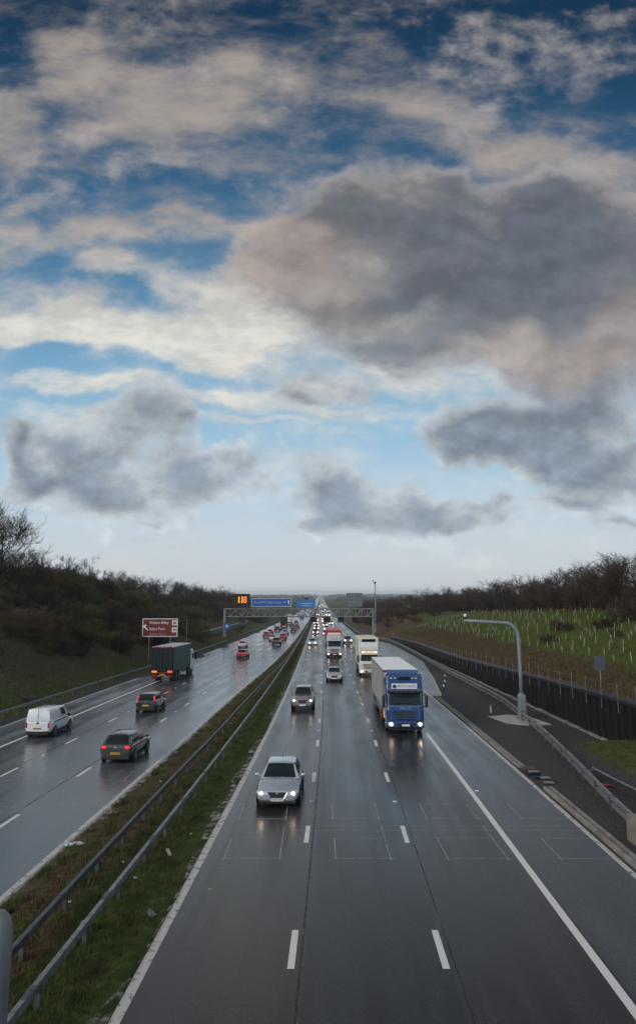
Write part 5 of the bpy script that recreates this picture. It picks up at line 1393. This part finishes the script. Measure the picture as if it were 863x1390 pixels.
# ------------------------------------------------------------------ grass and dead stems (uncountable)
def blades(name, n, sampler, hw, mats):
    V = np.zeros((n*3, 3), np.float32); mi = np.zeros(n, np.int32); c = 0
    while c < n:
        s = sampler()
        if s is None: continue
        X, Y, m, k = s
        z = th(X, Y); h = hw[0]*k*random.uniform(.5,1.3); w = hw[1]*random.uniform(.6,1.3); a = random.uniform(0, PI); l = h*.55
        ca, sa = math.cos(a)*w, math.sin(a)*w
        V[c*3] = (X-ca, Y-sa, z-.03); V[c*3+1] = (X+ca, Y+sa, z-.03); V[c*3+2] = (X+random.uniform(-l,l), Y+random.uniform(-l,l), z+h); mi[c] = m; c += 1
    me = bpy.data.meshes.new(name); me.vertices.add(n*3); me.vertices.foreach_set('co', V.ravel())
    me.loops.add(n*3); me.loops.foreach_set('vertex_index', np.arange(n*3, dtype=np.int32))
    me.polygons.add(n); me.polygons.foreach_set('loop_start', np.arange(0, n*3, 3, dtype=np.int32)); me.polygons.foreach_set('material_index', mi)
    for m in mats: me.materials.append(m)
    me.update(calc_edges=True); me.validate()
    o = bpy.data.objects.new(name, me); COL.objects.link(o); tag(o, kind='stuff')
def s_med():
    Y = 11+ (random.random()**2.1)*150
    a, c = Lc(Y)+.2, R(Y)-3.72; t = random.random()
    X = lerp(a, c, t)
    if math.sin(X*2.1+Y*.7)+math.sin(Y*1.3-X*1.7) < -.9+.3*random.random() and t < .6: m = 2
    else: m = random.choices((0,1,2), (.62,.25,.13) if t > .5 else (.34,.36,.30))[0]
    e = min(t, 1-t)
    return X, Y, m, (.35+1.1*min(1, e*5))*(1.0 if t > .5 else .9)*(1 if Y < 40 else 1.3)
blades('reserve_grass', 75000, s_med, (.095,.016), [M_gA, M_gB, M_gC])
CL = []
for i in range(520):
    Y = 12+(random.random()**1.8)*110; a, c = Lc(Y)+.3, R(Y)-3.8; t = random.random()**1.5*.95
    CL.append((lerp(a, c, t), Y, random.uniform(.10,.34), random.choices((0,1,2),(.34,.36,.30))[0], random.uniform(.7,1.7)))
def s_weed():
    x, y, r, m, k = random.choice(CL); a = random.uniform(0,2*PI); q = r*math.sqrt(random.random())
    X, Y = x+q*math.cos(a), y+q*math.sin(a)*1.3
    if not (Lc(Y)+.2 < X < R(Y)-3.7): return None
    return X, Y, m if random.random() < .8 else random.choice((0,1,2)), k*(1.15-q/r*.6)
blades('reserve_weeds', 26000, s_weed, (.17,.018), [M_gA, M_gB, M_weed])
def s_slope():
    Y = 40+random.random()**1.4*150; X = WALLX+.4+random.random()*25
    if CX+F*X/Y > 900: return None
    _, g, d = zone(X, Y, 0); pn = random.random()
    n = rough_n(X*2.3, Y*1.7)*.35
    m = 0 if g+n > .55+.2*(pn-.5) else (2 if pn < .75 else 1)
    return X, Y, m, 1.0 if m == 0 else 1.25
blades('slope_grass', 70000, s_slope, (.24,.04), [M_gD, M_gB, M_gC])
def s_bank():
    Y = 40+random.random()**1.3*190; X = Lc(Y)-15.6-random.random()*(20 if Y < 160 else 26)
    m = random.choices((0,1,2), (.66,.20,.14) if Y < 105 else (.25,.20,.55))[0]
    return X, Y, m, 1.0
blades('bank_grass', 60000, s_bank, (.26,.04), [M_gE, M_gB, M_gF])
def s_mound():
    Y = random.uniform(30, 46); X = random.uniform(14.8, 18.5)
    g = zone(X, Y, 0)[1]
    if random.random() > g*1.2: return None
    return X, Y, random.choices((0,1,2),(.4,.35,.25))[0], .8
blades('mound_moss', 9000, s_mound, (.10,.022), [M_gA, M_gB, M_gC])
# verge gravel stones
b = MB(); rr = random.Random(4)
def stone(X, Y, s):
    base = len(b.v); z = th(X, Y)
    for dx, dy, dz in ((1,0,0),(0,1,0),(-1,0,0),(0,-1,0),(.1,.1,.9)): b.v.append((X+dx*s*rr.uniform(.6,1.2), Y+dy*s*rr.uniform(.6,1.2), z-.02+dz*s*rr.uniform(.6,1.2)))
    for k in range(4): b.f.append((base+k, base+(k+1)%4, base+4)); b.mi.append(0 if rr.random() < .8 else 1)
for i in range(9000):
    Y = 22+rr.random()**1.5*90; X = rr.uniform(R(Y)+11.3, WALLX-.35)
    if Y < 36 and X > 14.5: continue
    stone(X, Y, rr.uniform(.02,.05))
g_ = b.build('verge_gravel', [mat('gravel_dark', (.05,.05,.052), rough=.8, var=.4), mat('gravel_pale', (.14,.13,.12), rough=.8, var=.3)], fix=False); tag(g_, kind='stuff')
# low weeds
# ------------------------------------------------------------------ litter
def crumple(name, X, Y, s, m, label, cat='litter', flat=.35, group=None):
    bm = bmesh.new(); bmesh.ops.create_icosphere(bm, subdivisions=2, radius=1)
    rr = random.Random(label)
    for v in bm.verts: v.co = v.co*rr.uniform(.6,1.25); v.co.x *= s[0]; v.co.y *= s[1]; v.co.z = max(-.02, v.co.z)*s[2]
    me = bpy.data.meshes.new(name); bm.to_mesh(me); bm.free(); me.materials.append(m)
    o = bpy.data.objects.new(name, me); COL.objects.link(o); o.location = (X, Y, th(X, Y)+.03); o.rotation_euler.z = rr.uniform(0,3); tag(o, label, cat, group); return o
M_bag = mat('plastic_white', (.42,.44,.46), rough=.4)
crumple('plastic_bag', -8.62, 26.3, (.15,.36,.09), mat('plastic_sheet', (.40,.47,.55), rough=.25), 'pale blue plastic sheet lying at the edge of the left carriageway')
crumple('plastic_bag', -8.35, 30.2, (.11,.2,.10), M_bag, 'white crumpled bag on the verge beyond the blue plastic sheet')
crumple('litter_scrap', -4.55, 20.6, (.13,.22,.10), mat('dark_rag', (.12,.13,.15), rough=.6), 'dark grey rag lying in the grass beside the right carriageway')
crumple('litter_scrap', -3.25, 22.6, (.10,.08,.05), mat('tan_scrap', (.35,.22,.13), rough=.7), 'tan scrap on the white edge line of the outer oncoming lane')
crumple('litter_scrap', -6.1, 19.9, (.07,.16,.08), M_bag, 'white torn wrapper in the grass between the two median barriers')
for k, (x, y, lab) in enumerate(((-6.35,24.3,'small white paper under the right median barrier'),(-7.0,21.2,'white cup near the left median barrier foot'),(-5.9,30.5,'pale wrapper in the reserve grass beside the silver saloon'),(-6.6,44,'white bag far along the reserve between barriers'),(-7.6,35.5,'white scrap behind the left median barrier'),(-5.6,23.0,'tiny white scrap in the mown strip of grass'),(-4.7,27.5,'pale scrap in the grass near the plank'),(-6.2,52,'two pale scraps of paper far along the reserve'))):
    crumple('litter_scrap', x, y, (.05,.07,.04), M_bag, lab)
b = MB(); b.box((0,0,.02),(.11,.62,.03)); pl = b.build('wooden_plank', mat('plank', (.40,.36,.29), rough=.7)); pl.location = (-5.05,25.2,th(-5.05,25.2)+.09); pl.rotation_euler = (0,.05,.35); tag(pl, 'short pale plank lying in the reserve grass', 'plank')
crumple('red_sheet', 13.6, 34.9, (.55,.16,.08), mat('red_plastic', (.42,.035,.035), rough=.35), 'crumpled red plastic sheet on the gravel beside the low railing')
# ------------------------------------------------------------------ haze
b = MB(); b.box((0, 4500, -1.0), (15000, 9400, 52)); hz = b.build('haze', mat('tmp_', (1,1,1)))
hz.data.materials.clear()
hm = bpy.data.materials.new('haze'); hm.use_nodes = True; t = hm.node_tree; t.nodes.clear()
out = t.nodes.new('ShaderNodeOutputMaterial'); pv = t.nodes.new('ShaderNodeVolumePrincipled')
pv.inputs['Color'].default_value = (.80,.88,.97,1); pv.inputs['Density'].default_value = .00012; pv.inputs['Anisotropy'].default_value = 0
t.links.new(pv.outputs[0], out.inputs['Volume']); hz.data.materials.append(hm); tag(hz, kind='stuff')
hz.location.z = 0

# ------------------------------------------------------------------ sky with clouds (world, by direction)
W = bpy.data.worlds.new('World'); scene.world = W; W.use_nodes = True
W.cycles.sampling_method = 'MANUAL'; W.cycles.sample_map_resolution = 256
t = W.node_tree; N = t.nodes; Lk = t.links
bg = N['Background']; WS = .10; bg.inputs['Strength'].default_value = WS
SUN_EL, SUN_AZ = math.radians(24), math.radians(-128)      # azimuth from +Y towards +X
def val(x, n, i):
    if isinstance(x, (int, float)): n.inputs[i].default_value = x
    elif isinstance(x, tuple): n.inputs[i].default_value = x
    else: Lk.new(x, n.inputs[i])
def M(op, a, b_=None, c=None, clamp=False):
    n = N.new('ShaderNodeMath'); n.operation = op; n.use_clamp = clamp; val(a, n, 0)
    if b_ is not None: val(b_, n, 1)
    if c is not None: val(c, n, 2)
    return n.outputs[0]
def MRg(x, a, b_, c=0., d=1., smooth_=True):
    n = N.new('ShaderNodeMapRange'); n.interpolation_type = 'SMOOTHSTEP' if smooth_ else 'LINEAR'; val(x, n, 0)
    for i, v in enumerate((a, b_, c, d)): val(v, n, i+1)
    return n.outputs[0]
def MIX(f, a, b_):
    n = N.new('ShaderNodeMix'); n.data_type = 'RGBA'; val(f, n, 0); val(a, n, 6); val(b_, n, 7); return n.outputs[2]
def lin(r, g, b_, k=1.0): c = srgb(r, g, b_); return (c[0]/WS*k, c[1]/WS*k, c[2]/WS*k, 1.0)
geo = N.new('ShaderNodeTexCoord'); sep = N.new('ShaderNodeSeparateXYZ'); Lk.new(geo.outputs['Generated'], sep.inputs[0])
dx, dy, dz = sep.outputs
ay = M('MAXIMUM', M('ABSOLUTE', dy), .12)
gx = M('DIVIDE', dx, ay); gzn = M('DIVIDE', dz, ay)
cmb = N.new('ShaderNodeCombineXYZ'); Lk.new(gx, cmb.inputs[0]); Lk.new(gzn, cmb.inputs[1]); G = cmb.outputs[0]
def noise(sx, sy, scale, detail=8, rough=.55, dist=0, off=0, rot=0):
    mp = N.new('ShaderNodeMapping'); mp.inputs['Scale'].default_value = (sx, sy, 1); mp.inputs['Location'].default_value = (off, off*.7, off*.3); mp.inputs['Rotation'].default_value = (0,0,rot); Lk.new(G, mp.inputs[0])
    n = N.new('ShaderNodeTexNoise'); n.inputs['Scale'].default_value = scale; n.inputs['Detail'].default_value = detail; n.inputs['Roughness'].default_value = rough; n.inputs['Distortion'].default_value = dist
    Lk.new(mp.outputs[0], n.inputs[0]); return n.outputs['Fac']
def uv2g(u, v): return at(u, v, 1.0)
# warp so that cloud outlines are uneven
wn = N.new('ShaderNodeTexNoise'); wn.inputs['Scale'].default_value = 5.0; wn.inputs['Detail'].default_value = 5; Lk.new(G, wn.inputs[0])
wv = N.new('ShaderNodeVectorMath'); wv.operation = 'MULTIPLY_ADD'; Lk.new(wn.outputs['Color'], wv.inputs[0]); wv.inputs[1].default_value = (.22,.15,0); wv.inputs[2].default_value = (-.11,-.075,0)
wa = N.new('ShaderNodeVectorMath'); wa.operation = 'ADD'; Lk.new(G, wa.inputs[0]); Lk.new(wv.outputs[0], wa.inputs[1]); GW = wa.outputs[0]
def blob(u, v, ru, rv, rot=0, w=1.0):
    x, z = uv2g(u, v)
    k = 1+ (z*z)*.6
    mp = N.new('ShaderNodeMapping'); mp.vector_type = 'TEXTURE'
    mp.inputs['Location'].default_value = (x, z, 0); mp.inputs['Rotation'].default_value = (0,0,math.radians(rot)); mp.inputs['Scale'].default_value = (ru/F*1.35*k, rv/F*1.35*k, 1)
    Lk.new(GW, mp.inputs[0])
    g = N.new('ShaderNodeTexGradient'); g.gradient_type = 'QUADRATIC_SPHERE'; Lk.new(mp.outputs[0], g.inputs[0])
    ln = N.new('ShaderNodeMapRange'); ln.interpolation_type = 'SMOOTHSTEP'; Lk.new(g.outputs['Fac'], ln.inputs[0]); ln.inputs[2].default_value = .5; ln.inputs[4].default_value = w
    return ln.outputs[0]
def total(lst, mx=False):
    s = None
    for p in lst:
        o = blob(*p)
        s = o if s is None else M('MAXIMUM' if mx else 'ADD', s, o)
    return s
# clear sky
sky = N.new('ShaderNodeTexSky'); sky.sky_type = 'NISHITA'; sky.sun_disc = False; sky.sun_elevation = SUN_EL; sky.sun_rotation = SUN_AZ; sky.altitude = 100; sky.air_density = 1.0; sky.dust_density = 1.2; sky.ozone_density = 2.0
el = MRg(gzn, 0.0, .95, 0, 1, False)
rp = N.new('ShaderNodeValToRGB'); Lk.new(el, rp.inputs[0]); e = rp.color_ramp.elements
stops = [(0.0,(203,209,214)),(.06,(200,211,219)),(.14,(186,209,227)),(.25,(150,191,219)),(.36,(120,168,202)),(.50,(84,132,168)),(.68,(50,96,132)),(.85,(30,70,102)),(1.0,(18,51,80))]
e[0].position = 0; e[0].color = lin(*stops[0][1]); e[1].position = 1; e[1].color = lin(*stops[-1][1])
for p_, c_ in stops[1:-1]:
    k = e.new(p_); k.color = lin(*c_)
clear = MIX(.97, sky.outputs[0], rp.outputs[0])
# --- high thin layer
HI = [(90,75,75,55,0,.6),(165,135,135,80,-10,.62),(290,110,130,60,10,.5),(15,175,55,55,0,.6),(340,160,80,45,0,.42),(500,130,190,45,-8,.42),(620,185,190,50,-12,.5),(740,120,160,40,-25,.22),(770,225,150,50,-10,.4),
      (105,300,85,38,12,.75),(235,295,160,30,3,.75),(150,352,90,28,0,.7),(10,290,34,40,0,.7),(160,440,230,45,-4,.85),(330,430,170,75,0,.8),(60,445,120,30,0,.75),(120,528,130,22,5,.75),(320,545,190,20,-3,.7),(240,490,90,20,-12,.6),(420,505,190,50,0,.62),(90,570,100,22,0,.5),(520,560,160,18,0,.4),(640,520,120,30,0,.4),(290,480,60,40,0,.5),(270,372,70,28,0,.35),(480,240,170,40,0,.45),(330,572,120,10,0,.5),(80,610,120,40,0,.35),(560,255,90,22,0,.5),(840,280,60,30,0,.4),(250,210,190,22,0,.2),(430,60,200,30,-10,.22),(830,60,170,95,0,-.55),(400,85,60,40,0,-.3),(330,235,200,22,0,-.3),(640,50,120,40,-15,-.2),(60,350,50,20,0,-.4),(180,385,50,20,0,-.4)]
hb = total(HI)
hn = noise(1.0, 2.0, 5.0, 8, .62, .15, 3.1, .16); hn2 = noise(1.0, 2.1, 14, 6, .6, .2, 9.7, .3)
hn3 = noise(1.0, 1.8, 42, 4, .6, .2, 5.2, .3)
hd = M('ADD', M('MULTIPLY', M('SUBTRACT', hn, .5), 2.3), M('MULTIPLY', M('SUBTRACT', hn2, .5), .95))
hd = M('MULTIPLY_ADD', M('SUBTRACT', hn3, .5), .32, hd)
hd = M('ADD', M('ADD', hd, M('MULTIPLY', hb, 1.08)), -.22)
ha = MRg(hd, -.50, 1.05, 0, .93)
hcol = MIX(el, lin(226,226,220), lin(150,146,146))
hw_ = MIX(MRg(gzn, .38, .62), lin(232,229,218), lin(170,160,152))
hcol = MIX(MRg(hn2, .35, .65), MIX(.30, hw_, lin(120,128,142)), hw_)
c1 = MIX(ha, clear, hcol)
# --- low grey layer
LO = [(395,330,105,95,0,.8),(370,380,90,60,0,.6),(460,300,120,70,0,.6),(520,290,150,70,0,.85),(660,330,190,110,0,1.0),(800,330,160,110,0,.95),(560,420,200,75,8,.9),(480,395,160,55,10,.7),(720,440,180,80,0,.95),(840,480,130,120,0,.9),(740,510,120,40,0,.7),(560,480,140,35,0,.6),(680,250,120,30,-8,.5),(560,240,120,25,-5,.4),
      (690,600,130,72,0,.9),(800,590,130,85,0,.9),(630,605,90,55,0,.7),(770,665,110,52,0,.75),(860,640,60,50,0,.6),
      (50,625,85,62,0,.85),(135,590,95,60,10,.8),(205,565,70,42,-20,.62),(180,650,130,62,0,.78),(300,650,80,48,0,.85),(90,675,130,48,0,.7),(5,605,55,50,0,.8),(20,660,60,40,0,.6),(240,600,45,40,0,.5),(255,690,80,22,0,.4),
      (425,685,80,56,0,.72),(520,685,140,52,0,.82),(610,690,110,34,0,.75),(455,640,95,36,0,.6),(660,700,60,24,0,.5),(430,522,105,38,-10,1.0),(380,540,70,24,0,.6),(205,725,40,14,0,.55),(210,706,50,12,0,.4),(710,712,70,18,0,.5),(825,712,75,20,0,.55),(745,690,80,18,0,.4),(380,708,80,18,0,.45),(265,738,36,10,0,.35),(590,575,50,36,0,.45),(840,700,40,12,0,.4),(90,725,40,14,0,.3)]
lb = total(LO)
ln1 = noise(1.0, 1.35, 6.5, 8, .58, .1, 21.3); ln2 = noise(1, 1.25, 17, 6, .6, .15, 33.7)
ln3 = noise(1.0, 1.2, 46, 4, .6, .2, 15.2)
up0 = MRg(gzn, .18, .40)
ld = M('ADD', M('MULTIPLY', M('SUBTRACT', ln1, .5), 3.3), M('MULTIPLY', M('SUBTRACT', ln2, .5), 1.15))
ld = M('MULTIPLY_ADD', M('SUBTRACT', ln3, .5), .55, ld)
ld = M('ADD', M('ADD', ld, M('MULTIPLY', lb, M('MULTIPLY_ADD', up0, .12, .98))), -.30)
la = M('MULTIPLY_ADD', up0, M('SUBTRACT', MRg(ld, -.48, .95, 0, .95), MRg(ld, -.20, .62, 0, .94)), MRg(ld, -.20, .62, 0, .94))
lnL = noise(1.0, 1.35, 6.5, 8, .58, .1, 0); lnL.node.inputs[0].links[0].from_node.inputs['Location'].default_value = (21.3-.016, 21.3*.7+.030, 21.3*.3)
shd = M('SUBTRACT', lnL, ln1)
core = MRg(ld, .05, 1.25)
# shading noise inside the cloud and warm lit sides
warm = total([(365,330,90,90,0,1),(450,345,100,80,0,.5),(400,400,110,45,0,.6),(740,480,150,60,-15,.9),(850,450,90,80,0,.7),(500,440,120,35,0,.4),(230,560,30,20,0,.3),(620,480,90,30,0,.4)])
warm = M('MINIMUM', warm, 1.0)
up_ = MRg(gzn, .08, .55)
dark = MIX(up_, lin(132,144,159), lin(108,111,117))
dark = MIX(total([(640,330,190,110,0,.7),(800,300,140,90,0,.7),(780,420,120,70,0,.3)]), dark, lin(100,105,114))
dark = MIX(M('MULTIPLY', warm, .9), dark, lin(158,147,141))
edge = MIX(up_, lin(200,208,213), lin(170,163,160)); edge = MIX(warm, edge, lin(198,182,168))
lcol = MIX(core, edge, dark)
mod = M('MULTIPLY_ADD', M('SUBTRACT', ln2, .5), .9, M('MULTIPLY_ADD', M('SUBTRACT', ln1, .5), .5, 1.0))
mod = M('MULTIPLY', mod, MRg(shd, -.14, .14, 1.27, .76))
mod = M('ADD', 1.0, M('MULTIPLY', M('SUBTRACT', mod, 1.0), M('MULTIPLY_ADD', up0, -.42, 1.0)))
sv = N.new('ShaderNodeVectorMath'); sv.operation = 'SCALE'; Lk.new(lcol, sv.inputs[0]); Lk.new(mod, sv.inputs['Scale'])
c2 = MIX(la, c1, sv.outputs[0])
# pale veil close to the horizon
veil = MRg(gzn, .0, .13, .55, 0)
c3 = MIX(veil, c2, lin(201,208,214))
c4 = MIX(MRg(gzn, 1.0, 2.2, 0, .9), c3, lin(168,172,178))  # unseen sky overhead brightened, added to light the ground
back = M('MULTIPLY', MRg(dy, .05, -.35, 0, 1), MRg(dz, -.1, .15, 0, 1))  # mask for the unseen sky behind the camera, boosted as added fill light
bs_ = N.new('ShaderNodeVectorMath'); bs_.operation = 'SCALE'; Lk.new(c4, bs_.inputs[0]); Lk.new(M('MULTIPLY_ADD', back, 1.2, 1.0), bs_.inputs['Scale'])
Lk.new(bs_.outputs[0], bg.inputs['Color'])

# ------------------------------------------------------------------ sun (soft, behind thin cloud)
sl = bpy.data.lights.new('sun', 'SUN'); sl.energy = 1.8; sl.angle = math.radians(25); sl.color = (1,.90,.78)
so = bpy.data.objects.new('sun', sl); COL.objects.link(so)
sd = Vector((math.sin(SUN_AZ)*math.cos(SUN_EL), math.cos(SUN_AZ)*math.cos(SUN_EL), math.sin(SUN_EL)))
so.rotation_euler = (-sd).to_track_quat('-Z', 'Y').to_euler(); so.location = (-200, 100, 80)

# ------------------------------------------------------------------ camera
cd = bpy.data.cameras.new('camera'); cd.sensor_fit = 'AUTO'; cd.sensor_width = 36; cd.lens = F/1390*36
cd.shift_y = -(1390/2-CY)/1390; cd.clip_start = .1; cd.clip_end = 40000
co = bpy.data.objects.new('camera', cd); COL.objects.link(co); co.location = (0,0,0); co.rotation_euler = (PI/2+PITCH, 0, 0); scene.camera = co
vs = scene.view_settings; vs.view_transform = 'Standard'; vs.look = 'None'; vs.exposure = 0; vs.gamma = 1; vs.use_curve_mapping = False
scene.render.engine = 'CYCLES'; scene.cycles.volume_bounces = 1; scene.cycles.max_bounces = 6; scene.cycles.transparent_max_bounces = 12
scene.cycles.use_denoising = True; scene.cycles.sample_clamp_indirect = 4
